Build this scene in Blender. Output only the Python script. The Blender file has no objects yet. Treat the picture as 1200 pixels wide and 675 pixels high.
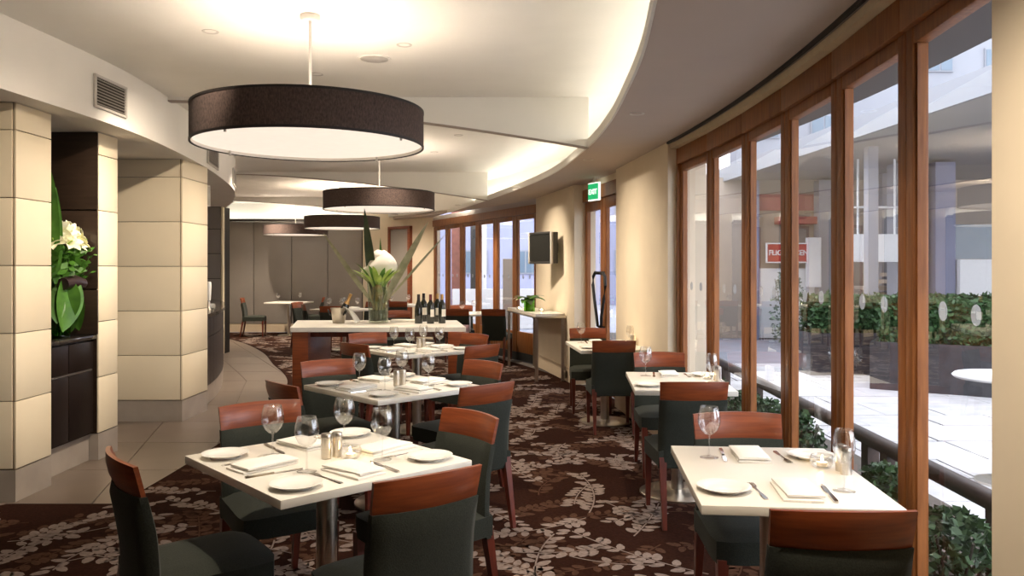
import bpy, bmesh, math, random
from mathutils import Vector, Matrix
R = random.Random(7)
C = bpy.context.scene.collection
PI = math.pi
# ------------------------------------------------------------------ camera, world, exposure
F_PX, HOR, EYE = 930.0, 314.0, 1.48          # focal length in px of a 1200 px frame, horizon row, eye height
cam = bpy.data.cameras.new('camera')
cam.lens = 36.0 * F_PX / 1200.0; cam.sensor_width = 36.0
cam.shift_y = -(337.5 - HOR) / 1200.0
cam.clip_end = 300
cam_o = bpy.data.objects.new('camera', cam); C.objects.link(cam_o)
cam_o.location = (0, 0, EYE); cam_o.rotation_euler = (PI/2, 0, 0)
bpy.context.scene.camera = cam_o
vs = bpy.context.scene.view_settings
vs.view_transform = 'Standard'; vs.look = 'None'; vs.gamma = 1.0; vs.use_curve_mapping = False
vs.exposure = 2.18
world = bpy.data.worlds.new('overcast_dusk_sky'); bpy.context.scene.world = world
world.use_nodes = True
bg = world.node_tree.nodes['Background']
bg.inputs[0].default_value = (0.90, 0.92, 1.0, 1); bg.inputs[1].default_value = 1.55
K_COVE, K_PEND, K_SPOT = 5.0, 3.1, 38.0

def P(x, y, h=0.0):
    "photo pixel -> point on the horizontal plane at height h"
    z = F_PX * (EYE - h) / (y - HOR)
    return Vector(((x - 600.0) / F_PX * z, z, h))

# ------------------------------------------------------------------ materials
MATS = {}
def mat(name, col, rough=0.5, metal=0.0, noise=0.0, nscale=20.0, stretch=(1,1,1), bump=0.0, col2=None, emit=None, estr=0.0, coat=0.0, sheen=0.0, spec=None, trans=0.0):
    m = bpy.data.materials.new(name); m.use_nodes = True
    nt = m.node_tree; b = nt.nodes['Principled BSDF']
    b.inputs['Base Color'].default_value = (*col, 1); b.inputs['Roughness'].default_value = rough; b.inputs['Metallic'].default_value = metal
    if spec is not None: b.inputs['Specular IOR Level'].default_value = spec
    if coat: b.inputs['Coat Weight'].default_value = coat; b.inputs['Coat Roughness'].default_value = 0.12
    if sheen: b.inputs['Sheen Weight'].default_value = sheen; b.inputs['Sheen Roughness'].default_value = 0.5
    if trans: b.inputs['Transmission Weight'].default_value = trans
    if emit: b.inputs['Emission Color'].default_value = (*emit, 1); b.inputs['Emission Strength'].default_value = estr
    if noise or bump or col2:
        tc = nt.nodes.new('ShaderNodeTexCoord'); mp = nt.nodes.new('ShaderNodeMapping'); mp.inputs['Scale'].default_value = stretch
        nz = nt.nodes.new('ShaderNodeTexNoise'); nz.inputs['Scale'].default_value = nscale; nz.inputs['Detail'].default_value = 4
        nt.links.new(tc.outputs['Object'], mp.inputs[0]); nt.links.new(mp.outputs[0], nz.inputs['Vector'])
        if noise or col2:
            cr = nt.nodes.new('ShaderNodeValToRGB')
            c2 = col2 if col2 else tuple(min(1, c * (1 + noise)) for c in col)
            c1 = col if col2 else tuple(c * (1 - noise) for c in col)
            cr.color_ramp.elements[0].position = 0.3; cr.color_ramp.elements[1].position = 0.7
            cr.color_ramp.elements[0].color = (*c1, 1); cr.color_ramp.elements[1].color = (*c2, 1)
            nt.links.new(nz.outputs['Fac'], cr.inputs[0]); nt.links.new(cr.outputs[0], b.inputs['Base Color'])
        if bump:
            bp = nt.nodes.new('ShaderNodeBump'); bp.inputs['Strength'].default_value = bump; bp.inputs['Distance'].default_value = 0.004
            nt.links.new(nz.outputs['Fac'], bp.inputs['Height']); nt.links.new(bp.outputs[0], b.inputs['Normal'])
    MATS[name] = m
    return m
def thin_glass(name, tint, f0=0.04, gain=1.0, rough=0.0):
    "thin clear sheet: transparent, with the Fresnel reflection (Schlick) of its surfaces, the same from both sides"
    m = bpy.data.materials.new(name); m.use_nodes = True; nt = m.node_tree
    nt.nodes.remove(nt.nodes['Principled BSDF']); out = nt.nodes['Material Output']
    t = nt.nodes.new('ShaderNodeBsdfTransparent'); t.inputs[0].default_value = (*tint, 1)
    g = nt.nodes.new('ShaderNodeBsdfGlossy'); g.inputs['Roughness'].default_value = rough
    lw = nt.nodes.new('ShaderNodeLayerWeight'); lw.inputs[0].default_value = 0.5
    pw = nt.nodes.new('ShaderNodeMath'); pw.operation = 'POWER'; pw.inputs[1].default_value = 5.0
    ma = nt.nodes.new('ShaderNodeMath'); ma.operation = 'MULTIPLY_ADD'; ma.inputs[1].default_value = (1 - f0)*gain; ma.inputs[2].default_value = f0*gain; ma.use_clamp = True
    mx = nt.nodes.new('ShaderNodeMixShader')
    nt.links.new(lw.outputs['Facing'], pw.inputs[0]); nt.links.new(pw.outputs[0], ma.inputs[0]); nt.links.new(ma.outputs[0], mx.inputs[0])
    nt.links.new(t.outputs[0], mx.inputs[1]); nt.links.new(g.outputs[0], mx.inputs[2]); nt.links.new(mx.outputs[0], out.inputs[0])
    MATS[name] = m; return m
mat('paint_white', (0.80, 0.77, 0.71), 0.7, noise=0.02, nscale=3)
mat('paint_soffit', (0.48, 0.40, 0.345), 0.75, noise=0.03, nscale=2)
mat('paint_bulkhead', (0.82, 0.78, 0.72), 0.7, noise=0.02, nscale=3)
mat('wall_cream', (0.78, 0.67, 0.51), 0.75, noise=0.03, nscale=4)
mat('track_tan', (0.66, 0.54, 0.36), 0.6, noise=0.05)
mat('near_black', (0.012, 0.011, 0.010), 0.6, noise=0.1)
mat('cream_panel', (0.76, 0.65, 0.47), 0.42, noise=0.03, nscale=1.5)
mat('joint_brown', (0.30, 0.24, 0.17), 0.8, noise=0.1)  # column core colour, seen in the gaps between cladding panels
mat('stone_plinth', (0.33, 0.28, 0.235), 0.35, noise=0.1, nscale=5)
mat('tile', (0.155, 0.118, 0.092), 0.30, noise=0.10, nscale=3)
mat('grout', (0.12, 0.10, 0.085), 0.9, noise=0.1)
mat('dark_panel', (0.030, 0.018, 0.012), 0.3, noise=0.25, nscale=6, stretch=(1, 1, 8), coat=0.1)
mat('dark_cabinet', (0.012, 0.007, 0.0055), 0.4, noise=0.3, nscale=8, stretch=(8, 8, 1), spec=0.25)
mat('bar_front', (0.028, 0.020, 0.016), 0.4, noise=0.3, nscale=10, stretch=(8, 8, 1))
mat('bar_top', (0.03, 0.025, 0.022), 0.12, noise=0.2)
mat('carpet', (0.024, 0.0085, 0.0050), 1.0, noise=0.25, nscale=60, bump=0.3, spec=0.05)
mat('leaf_pale', (0.225, 0.172, 0.148), 1.0, noise=0.2, nscale=60, spec=0.05)
mat('leaf_dim', (0.070, 0.034, 0.021), 1.0, noise=0.25, nscale=50, spec=0.05)
mat('timber', (0.175, 0.058, 0.015), 0.42, col2=(0.32, 0.118, 0.032), nscale=9, stretch=(6, 6, 0.5), spec=0.35)
mat('mahogany', (0.17, 0.035, 0.011), 0.36, col2=(0.28, 0.066, 0.018), nscale=5, stretch=(1, 6, 14), coat=0.15)
mat('mahogany_leg', (0.085, 0.014, 0.007), 0.35, col2=(0.15, 0.026, 0.011), nscale=7, stretch=(6, 6, 0.6), coat=0.3)
mat('fabric', (0.029, 0.032, 0.025), 0.95, noise=0.22, nscale=220, bump=0.25, sheen=0.06, spec=0.15)
mat('steel', (0.62, 0.57, 0.50), 0.28, metal=1.0, noise=0.06, nscale=30, stretch=(1, 1, 12))
mat('cutlery_steel', (0.60, 0.57, 0.52), 0.14, metal=1.0, noise=0.04)
mat('table_white', (0.80, 0.76, 0.68), 0.30, noise=0.015, nscale=6)
mat('ceramic', (0.84, 0.82, 0.77), 0.12, noise=0.01)
mat('linen', (0.84, 0.81, 0.75), 0.9, noise=0.03, nscale=150, bump=0.1)
mat('shade_linen', (0.075, 0.048, 0.040), 0.9, noise=0.45, nscale=120, stretch=(1, 1, 0.5), bump=0.2)
mat('shade_trim', (0.012, 0.008, 0.007), 0.6, noise=0.1)
mat('shade_lining', (0.8, 0.74, 0.66), 0.8, noise=0.02)
mat('diffuser', (0.8, 0.76, 0.70), 0.6, trans=0.0, noise=0.02, emit=(1.0, 0.86, 0.72), estr=0.19)
mat('lamp_glow', (0.9, 0.8, 0.7), 0.5, noise=0.02, emit=(1.0, 0.89, 0.79), estr=K_PEND * 5)
mat('cove_tube', (0.9, 0.9, 0.85), 0.5, noise=0.01, emit=(0.98, 0.97, 0.86), estr=K_COVE)
mat('metal_white', (0.55, 0.51, 0.46), 0.4, noise=0.02)
mat('metal_grey', (0.40, 0.37, 0.33), 0.35, metal=0.8, noise=0.05)
mat('vent_dark', (0.05, 0.04, 0.03), 0.7, noise=0.1)
mat('back_panel', (0.29, 0.26, 0.235), 0.42, noise=0.05, nscale=2)
mat('back_joint', (0.03, 0.024, 0.02), 0.7, noise=0.1)
mat('tv_screen', (0.02, 0.02, 0.018), 0.2, noise=0.1)
mat('tv_body', (0.035, 0.033, 0.03), 0.5, noise=0.1)
mat('exit_green', (0.0, 0.35, 0.12), 0.4, noise=0.02, emit=(0.01, 0.42, 0.14), estr=0.22)
mat('exit_white', (0.9, 0.95, 0.9), 0.4, noise=0.01, emit=(0.9, 1.0, 0.9), estr=0.28)
mat('bottle_glass', (0.012, 0.014, 0.010), 0.08, noise=0.1, coat=0.5)
mat('capsule_red', (0.12, 0.012, 0.015), 0.35, noise=0.1)
mat('capsule_dark', (0.02, 0.012, 0.012), 0.35, noise=0.1)
mat('capsule_gold', (0.55, 0.33, 0.12), 0.35, metal=0.6, noise=0.1)
mat('paper', (0.78, 0.74, 0.66), 0.8, noise=0.04)
mat('leaf_green', (0.035, 0.11, 0.012), 0.4, col2=(0.10, 0.26, 0.03), nscale=9)
mat('leaf_lime', (0.16, 0.30, 0.035), 0.45, col2=(0.36, 0.48, 0.09), nscale=14)
mat('leaf_dark', (0.018, 0.035, 0.012), 0.4, col2=(0.05, 0.07, 0.025), nscale=9)
mat('leaf_sage', (0.22, 0.23, 0.13), 0.5, col2=(0.38, 0.36, 0.24), nscale=12, stretch=(1, 1, 4))
mat('stem', (0.10, 0.16, 0.04), 0.5, col2=(0.32, 0.17, 0.06), nscale=12)
mat('petal_white', (0.86, 0.80, 0.72), 0.6, noise=0.04, nscale=15)
mat('petal_cream', (0.84, 0.82, 0.50), 0.55, col2=(0.90, 0.88, 0.72), nscale=20)
mat('dark_leaf_roll', (0.025, 0.012, 0.014), 0.3, noise=0.3, nscale=30)
mat('water', (0.20, 0.22, 0.14), 0.1, noise=0.1, nscale=10, trans=0.6)
mat('candle_wax', (0.85, 0.75, 0.6), 0.6, noise=0.03)
mat('flame', (1.0, 0.8, 0.5), 0.5, noise=0.02, emit=(1.0, 0.66, 0.30), estr=40.0)
fm_ = mat('frost', (0.7, 0.69, 0.68), 0.8, noise=0.05)
_nt = fm_.node_tree; _tr = _nt.nodes.new('ShaderNodeBsdfTranslucent'); _tr.inputs[0].default_value = (.45, .45, .45, 1); _tp = _nt.nodes.new('ShaderNodeBsdfTransparent')
_m1 = _nt.nodes.new('ShaderNodeMixShader'); _m2 = _nt.nodes.new('ShaderNodeMixShader'); _m1.inputs[0].default_value = .55; _m2.inputs[0].default_value = .5
_nt.links.new(_nt.nodes['Principled BSDF'].outputs[0], _m1.inputs[1]); _nt.links.new(_tr.outputs[0], _m1.inputs[2]); _nt.links.new(_m1.outputs[0], _m2.inputs[1]); _nt.links.new(_tp.outputs[0], _m2.inputs[2]); _nt.links.new(_m2.outputs[0], _nt.nodes['Material Output'].inputs[0])
mat('brass', (0.50, 0.36, 0.16), 0.3, metal=1.0, noise=0.05)
mat('outlet', (0.20, 0.16, 0.11), 0.5, noise=0.05)
# outside
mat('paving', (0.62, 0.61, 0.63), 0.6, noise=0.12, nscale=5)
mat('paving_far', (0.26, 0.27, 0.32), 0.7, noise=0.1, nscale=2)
mat('brick_red', (0.20, 0.07, 0.05), 0.8, noise=0.2, nscale=8)
mat('paving_joint', (0.20, 0.195, 0.20), 0.9, noise=0.1)
mat('soil', (0.05, 0.035, 0.024), 0.95, noise=0.4, nscale=25, bump=0.5)
mat('planter', (0.035, 0.034, 0.038), 0.3, noise=0.35, nscale=9)
mat('hedge_leaf', (0.016, 0.050, 0.014), 0.55, col2=(0.05, 0.12, 0.035), nscale=30)
mat('shrub_leaf', (0.020, 0.050, 0.016), 0.55, col2=(0.06, 0.12, 0.04), nscale=30)
mat('grey_shrub', (0.10, 0.14, 0.10), 0.7, col2=(0.22, 0.26, 0.20), nscale=20)
mat('rail_wood', (0.055, 0.030, 0.022), 0.5, noise=0.25, nscale=10, stretch=(6, 1, 6))
mat('eave_grey', (0.075, 0.075, 0.08), 0.8, noise=0.05)
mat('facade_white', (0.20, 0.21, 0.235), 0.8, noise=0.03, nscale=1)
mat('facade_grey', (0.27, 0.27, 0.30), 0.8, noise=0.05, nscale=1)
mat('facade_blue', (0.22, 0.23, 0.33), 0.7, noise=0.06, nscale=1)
mat('facade_tan', (0.36, 0.30, 0.25), 0.8, noise=0.06, nscale=1)
mat('window_blue', (0.09, 0.13, 0.17), 0.15, noise=0.1, nscale=1)
mat('sign_red', (0.42, 0.018, 0.012), 0.5, noise=0.03)
mat('shop_red', (0.30, 0.05, 0.05), 0.6, noise=0.1, nscale=2)
mat('sign_white', (0.75, 0.75, 0.76), 0.6, noise=0.02)
mat('canopy', (0.30, 0.29, 0.29), 0.8, noise=0.04, nscale=1)
thin_glass('pane', (0.93, 0.95, 0.96), 0.04, 2.1)
thin_glass('stemware', (0.985, 0.985, 0.98), 0.12, 1.0)
thin_glass('vase_glass', (0.88, 0.92, 0.86), 0.05, 1.0)
thin_glass('green_glass', (0.45, 0.75, 0.22), 0.05, 1.0)

# ------------------------------------------------------------------ mesh helpers
def new_obj(name, me, material=None, parent=None, loc=(0,0,0), rotz=0.0):
    o = bpy.data.objects.new(name, me); C.objects.link(o)
    if material and me is not None and not me.materials: me.materials.append(MATS[material])
    o.location = loc; o.rotation_euler = (0, 0, rotz)
    if parent: o.parent = parent
    return o
def tag(o, label=None, cat=None, group=None, kind=None):
    if label: o['label'] = label
    if cat: o['category'] = cat
    if group: o['group'] = group
    if kind: o['kind'] = kind
    return o
def thing(name, label, cat, loc=(0,0,0), rotz=0.0, group=None, kind=None):
    return tag(new_obj(name, None, None, None, loc, rotz), label, cat, group, kind)
def dup(root, loc, rotz, label, group=None):
    r = root.copy(); C.objects.link(r); r.location = loc; r.rotation_euler = (0, 0, rotz); r['label'] = label
    if group: r['group'] = group
    for ch in root.children:
        c = ch.copy(); C.objects.link(c); c.parent = r
        for g in ch.children:
            d = g.copy(); C.objects.link(d); d.parent = c
    return r
def finish(bm, name, material=None, smooth=False, angle=None):
    me = bpy.data.meshes.new(name)
    bmesh.ops.recalc_face_normals(bm, faces=bm.faces[:])
    bm.to_mesh(me); bm.free()
    if material: me.materials.append(MATS[material])
    if smooth:
        for p in me.polygons: p.use_smooth = True
        if angle:
            bm2 = bmesh.new(); bm2.from_mesh(me)
            for e in bm2.edges:
                if len(e.link_faces) == 2 and e.calc_face_angle(0) > angle: e.smooth = False
            bm2.to_mesh(me); bm2.free()
    return me
def add_box(bm, c, s, rz=0.0, rx=0.0, bevel=0.0):
    M = Matrix.Translation(c) @ Matrix.Rotation(rz, 4, 'Z') @ Matrix.Rotation(rx, 4, 'X') @ Matrix.Diagonal((*s, 1))
    r = bmesh.ops.create_cube(bm, size=1.0, matrix=M)
    if bevel:
        es = list({e for v in r['verts'] for e in v.link_edges})
        bmesh.ops.bevel(bm, geom=es, offset=bevel, segments=2, affect='EDGES', profile=0.5)
def box_me(name, c, s, material, rz=0.0, bevel=0.0, rx=0.0):
    bm = bmesh.new(); add_box(bm, c, s, rz, rx, bevel); return finish(bm, name, material, bool(bevel), 0.6)
def lathe(bm, prof, n=24, c=(0,0,0), close=False):
    rings = []
    for r, z in prof:
        if r < 1e-6: rings.append([bm.verts.new((c[0], c[1], c[2] + z))])
        else: rings.append([bm.verts.new((c[0] + r*math.cos(2*PI*k/n), c[1] + r*math.sin(2*PI*k/n), c[2] + z)) for k in range(n)])
    for a, b in zip(rings, rings[1:]):
        for k in range(n):
            k2 = (k + 1) % n
            if len(a) == 1 and len(b) == 1: continue
            if len(a) == 1: bm.faces.new((a[0], b[k], b[k2]))
            elif len(b) == 1: bm.faces.new((a[k], a[k2], b[0]))
            else: bm.faces.new((a[k], a[k2], b[k2], b[k]))
def lathe_me(name, prof, material, n=24, angle=0.7):
    bm = bmesh.new(); lathe(bm, prof, n); return finish(bm, name, material, True, angle)
def tube(bm, pts, rad, n=8, caps=True):
    pts = [Vector(p) for p in pts]; rings = []
    rads = rad if isinstance(rad, (list, tuple)) else [rad] * len(pts)
    for i, p in enumerate(pts):
        d = (pts[min(i+1, len(pts)-1)] - pts[max(i-1, 0)]).normalized()
        u = d.cross(Vector((0, 0, 1)) if abs(d.z) < 0.95 else Vector((1, 0, 0))).normalized(); v = d.cross(u)
        rings.append([bm.verts.new(p + rads[i]*(u*math.cos(2*PI*k/n) + v*math.sin(2*PI*k/n))) for k in range(n)])
    for a, b in zip(rings, rings[1:]):
        for k in range(n): bm.faces.new((a[k], a[(k+1) % n], b[(k+1) % n], b[k]))
    if caps: bm.faces.new(rings[0]); bm.faces.new(rings[-1])
def tube_me(name, pts, rad, material, n=8):
    bm = bmesh.new(); tube(bm, pts, rad, n); return finish(bm, name, material, True, 0.8)
def prism(bm, poly, z0, z1):
    a = [bm.verts.new((x, y, z0)) for x, y in poly]; b = [bm.verts.new((x, y, z1)) for x, y in poly]; n = len(poly)
    bm.faces.new(a); bm.faces.new(b)
    for k in range(n): bm.faces.new((a[k], a[(k+1) % n], b[(k+1) % n], b[k]))
def prism_me(name, poly, z0, z1, material):
    bm = bmesh.new(); prism(bm, poly, z0, z1); return finish(bm, name, material)
def strip_prism(bm, La, Lb, z0, z1):
    "solid between two polylines of equal length (plan view), as quads"
    for (p, q, p2, q2) in zip(La, Lb, La[1:], Lb[1:]):
        for z in (z0, z1): bm.faces.new([bm.verts.new((*v, z)) for v in (p, p2, q2, q)])
        for (s, t) in ((p, p2), (q, q2)): bm.faces.new([bm.verts.new(c) for c in ((*s, z0), (*t, z0), (*t, z1), (*s, z1))])
    for (s, t) in ((La[0], Lb[0]), (La[-1], Lb[-1])): bm.faces.new([bm.verts.new(c) for c in ((*s, z0), (*t, z0), (*t, z1), (*s, z1))])
    bmesh.ops.remove_doubles(bm, verts=bm.verts[:], dist=1e-5)
def curve_fn(pts):
    "smooth x(y) through (y, x) points"
    ys = [p[0] for p in pts]; xs = [p[1] for p in pts]; n = len(ys)
    ms = []
    for i in range(n):
        a, b = max(i-1, 0), min(i+1, n-1); ms.append((xs[b]-xs[a]) / (ys[b]-ys[a]))
    def f(y):
        i = 0
        while i < n-2 and y > ys[i+1]: i += 1
        h = ys[i+1]-ys[i]; t = (y-ys[i])/h
        if t < 0: return xs[0] + ms[0]*(y-ys[0])
        if t > 1: return xs[-1] + ms[-1]*(y-ys[-1])
        return (2*t**3-3*t*t+1)*xs[i] + (t**3-2*t*t+t)*h*ms[i] + (-2*t**3+3*t*t)*xs[i+1] + (t**3-t*t)*h*ms[i+1]
    return f
def frange(a, b, n): return [a + (b-a)*i/n for i in range(n+1)]
def text_mesh(s, size, material, depth=0.002, spacing=1.0):
    cu = bpy.data.curves.new('text', 'FONT'); cu.body = s; cu.size = size; cu.extrude = depth; cu.align_x = 'CENTER'; cu.align_y = 'CENTER'; cu.space_character = spacing; cu.offset = size*0.018
    o = bpy.data.objects.new('text', cu); C.objects.link(o)
    dg = bpy.context.evaluated_depsgraph_get(); me = bpy.data.meshes.new_from_object(o.evaluated_get(dg))
    bpy.data.objects.remove(o); me.materials.clear(); me.materials.append(MATS[material]); return me
def leaf_me(name, L, W, material, curl=0.2, fold=0.15, n=8, tip=1.0):
    "a blade of a leaf along +Y from the origin, bending over its length"
    bm = bmesh.new(); rows = []
    for i in range(n+1):
        t = i/n; w = W*0.5*(math.sin(PI*min(1, t*0.97+0.03)**tip))**0.8
        y = L*t*math.cos(curl*t); z = L*t*math.sin(-curl*t)
        rows.append([bm.verts.new((-w, y, z + fold*w)), bm.verts.new((0, y, z)), bm.verts.new((w, y, z + fold*w))])
    for a, b in zip(rows, rows[1:]):
        for k in (0, 1): bm.faces.new((a[k], a[k+1], b[k+1], b[k]))
    return finish(bm, name, material, True)
def scatter_leaves(name, pts, size, material, rng, squash=1.0):
    "many small leaves joined into one mesh"
    vs_, fs = [], []
    for p in pts:
        d = Vector((rng.gauss(0,1), rng.gauss(0,1), rng.gauss(0,0.7)*squash)).normalized(); u = d.orthogonal().normalized()
        u.rotate(Matrix.Rotation(rng.uniform(0, 6.28), 3, d)); s = size*rng.uniform(0.6, 1.3); b = len(vs_)
        vs_ += [p - d*s*0.5, p + u*s*0.28, p + d*s*0.5, p - u*s*0.28]; fs.append((b, b+1, b+2, b+3))
    me = bpy.data.meshes.new(name); me.from_pydata([tuple(v) for v in vs_], [], fs); me.materials.append(MATS[material]); return me
# ------------------------------------------------------------------ plan curves (x as a function of depth y)
SOF, CEIL = 2.53, 2.97
LEFTF = curve_fn([(-3, -3.9), (0, -3.5), (3, -3.12), (4.63, -2.99), (6.03, -2.93), (7.4, -3.06), (8.72, -3.28), (10.39, -3.66), (11.35, -3.96), (12.8, -4.52), (14.15, -5.14)])
RLIP = curve_fn([(-3, -0.15), (0, 0.25), (3.1, 0.57), (3.89, 0.65), (4.67, 0.69), (5.74, 0.716), (6.97, 0.667), (9.2, 0.41), (12.5, -0.42), (16.3, -1.6), (18.2, -2.3)])
CARP = curve_fn([(4.97, -2.46), (5.96, -2.45), (7.5, -2.5), (9, -2.66), (10.1, -2.86), (11, -3.15), (12.2, -3.67), (13.8, -4.32), (15.6, -5.26), (17, -6.2), (18.2, -7.0)])
GLASS = lambda y: -18.47 + math.sqrt(400 - (y - 4.5)**2)

# ------------------------------------------------------------------ floor, carpet, tiles
fl = new_obj('floor', box_me('floor', (-2.2, 7.6, -0.09), (9.9, 21.4, 0.16), 'grout')); tag(fl, 'grey brown stone tiled walkway floor along the bar', 'floor', kind='structure')
k = 0
for i in range(14):
    y0 = 4.9 + i*0.92; y1 = y0 + 0.914
    for j in range(-2, 9):
        xo = -2.02 - 0.62*j
        def sh(y): return -0.27*(y - 5.0) if y < 10.5 else -0.27*5.5 - 0.5*(y-10.5)
        q = [(xo + sh(y0), y0), (xo + 0.613 + sh(y0), y0), (xo + 0.613 + sh(y1), y1), (xo + sh(y1), y1)]
        if all(x > CARP(y) + 0.05 for x, y in q) or max(x for x, y in q) < -6.9 or min(x for x, y in q) < -7.1 or q[0][1] > 17.2: continue
        if all(x < -3.3 and (y < 6.3 or 7.75 < y < 9) for x, y in q): continue
        new_obj('floor_tile', prism_me('floor_tile', q, -0.02, -0.001, 'tile'), parent=fl)
# carpet
ysC = frange(4.97, 18.2, 60)
bm = bmesh.new()
strip_prism(bm, [(CARP(y), y) for y in ysC], [(min(1.5, GLASS(y) + 0.12) if y < 18 else -1.9, y) for y in ysC], -0.012, 0.004)
prism(bm, [(-5.6, -2.9), (1.5, -2.9), (1.5, 4.97), (-5.6, 4.97)], -0.012, 0.004)
carpet = new_obj('floor_carpet', finish(bm, 'floor_carpet', 'carpet')); tag(carpet, 'dark brown carpet woven with pale leafy branches', 'carpet', kind='structure')
def on_carpet(x, y):
    return 0.9 < y < 18 and x < GLASS(y) - 0.02 and (x > CARP(y) + 0.03 if y > 4.95 else x > -5)
def leaf_field(name, material, z, seed, start, step_leaf, LL, dens):
    rng = random.Random(seed); occ = {}; V = []; Fc = []
    def free(x, y, r):
        kx, ky = int(x/0.07), int(y/0.07)
        for a in (-1, 0, 1):
            for b in (-1, 0, 1):
                for (px, py, pr) in occ.get((kx+a, ky+b), ()):
                    if (px-x)**2 + (py-y)**2 < (0.62*(r+pr))**2: return False
        return True
    def put(x, y, r): occ.setdefault((int(x/0.07), int(y/0.07)), []).append((x, y, r))
    def ell(cx, cy, a, L, W):
        b0 = len(V); ca, sa = math.cos(a), math.sin(a); n = 8
        for k in range(n):
            t = 2*PI*k/n; u = math.cos(t)*L*0.5; v = math.sin(t)*W*0.5*(1 - 0.25*math.cos(t))
            V.append((cx + u*ca - v*sa, cy + u*sa + v*ca, z))
        Fc.append(tuple(range(b0, b0+n)))
    y = 0.9
    while y < 18:
        x = -6.5
        while x < 1.5:
            px, py = x + rng.uniform(-.2, .2), y + rng.uniform(-.2, .2); x += start
            a = rng.uniform(0, 2*PI); cur = rng.uniform(-1.8, 1.8); side = 1
            for s in range(rng.randint(8, 16)):
                a += cur*step_leaf; nx, ny = px + step_leaf*math.cos(a), py + step_leaf*math.sin(a)
                if not on_carpet(nx, ny): break
                w = 0.0045; ox, oy = -math.sin(a)*w, math.cos(a)*w; b0 = len(V)      # the stem of the branch
                V.extend([(px-ox, py-oy, z), (nx-ox, ny-oy, z), (nx+ox, ny+oy, z), (px+ox, py+oy, z)]); Fc.append((b0, b0+1, b0+2, b0+3))
                for sd in (side, -side):
                    if rng.random() > dens: continue
                    L = LL*rng.uniform(0.75, 1.15); W = L*rng.uniform(0.5, 0.66); la = a + sd*rng.uniform(0.7, 1.15)
                    cx, cy = nx + math.cos(la)*L*0.62, ny + math.sin(la)*L*0.62
                    if on_carpet(cx, cy) and free(cx, cy, W*0.62): put(cx, cy, W*0.62); ell(cx, cy, la, L, W)
                side = -side; px, py = nx, ny
        y += start
    me = bpy.data.meshes.new(name); me.from_pydata(V, [], Fc); me.materials.append(MATS[material])
    o = new_obj(name, me, parent=carpet); o['kind'] = 'stuff'; return o
leaf_field('woven_branches_brown', 'leaf_dim', 0.0050, 3, 0.42, 0.055, 0.085, 0.85)
leaf_field('woven_branches_pale', 'leaf_pale', 0.0056, 5, 0.40, 0.055, 0.088, 0.72)

# ------------------------------------------------------------------ ceilings
ce = new_obj('ceiling', box_me('ceiling', (-2.2, 7.6, CEIL + 0.06), (9.9, 21.4, 0.12), 'paint_white')); tag(ce, 'white main ceiling of the long recess above the tables', 'ceiling', kind='structure')
ys = frange(-3, 18.2, 110)
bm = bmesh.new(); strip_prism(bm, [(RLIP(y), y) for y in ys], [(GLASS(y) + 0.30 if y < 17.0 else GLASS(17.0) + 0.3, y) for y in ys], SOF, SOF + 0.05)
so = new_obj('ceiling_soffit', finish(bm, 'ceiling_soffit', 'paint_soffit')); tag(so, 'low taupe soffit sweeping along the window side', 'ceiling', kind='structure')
bm = bmesh.new(); strip_prism(bm, [(RLIP(y) - 0.015, y) for y in ys], [(RLIP(y), y) for y in ys], SOF + 0.002, SOF + 0.075)
lip = new_obj('cove_lip', finish(bm, 'cove_lip', 'paint_white'), parent=so)
# closing wall of the cove above the soffit, and the light tubes lying on the ledge
bm = bmesh.new(); strip_prism(bm, [(GLASS(y) + 0.20 if y < 17 else GLASS(17) + .2, y) for y in ys], [(GLASS(y) + 0.30 if y < 17 else GLASS(17) + .3, y) for y in ys], SOF + 0.05, CEIL)
new_obj('cove_back', finish(bm, 'cove_back', 'paint_white'), parent=so)
yt = -2.6
while yt < 17.4:
    y2 = yt + 1.15; bm = bmesh.new(); off = 0.17
    tube(bm, [(RLIP(y) + off, y, SOF + 0.085) for y in frange(yt, y2, 4)], 0.016, 8)
    t = new_obj('cove_light_tube', finish(bm, 'cove_light_tube', 'cove_tube', True), parent=so)
    yt += 1.2
# left bulkhead
ysb = frange(-3, 14.15, 80)
bm = bmesh.new(); strip_prism(bm, [(-7.1, y) for y in ysb], [(LEFTF(y), y) for y in ysb], SOF, CEIL)
bh = new_obj('ceiling_bulkhead', finish(bm, 'ceiling_bulkhead', 'paint_bulkhead')); tag(bh, 'curved white bulkhead hanging over the bar and columns', 'ceiling', kind='structure')
mat('fin_shade', (0.36, 0.30, 0.26), 0.8, noise=0.03)  # dark tone carrying the shade under the white fins
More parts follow.
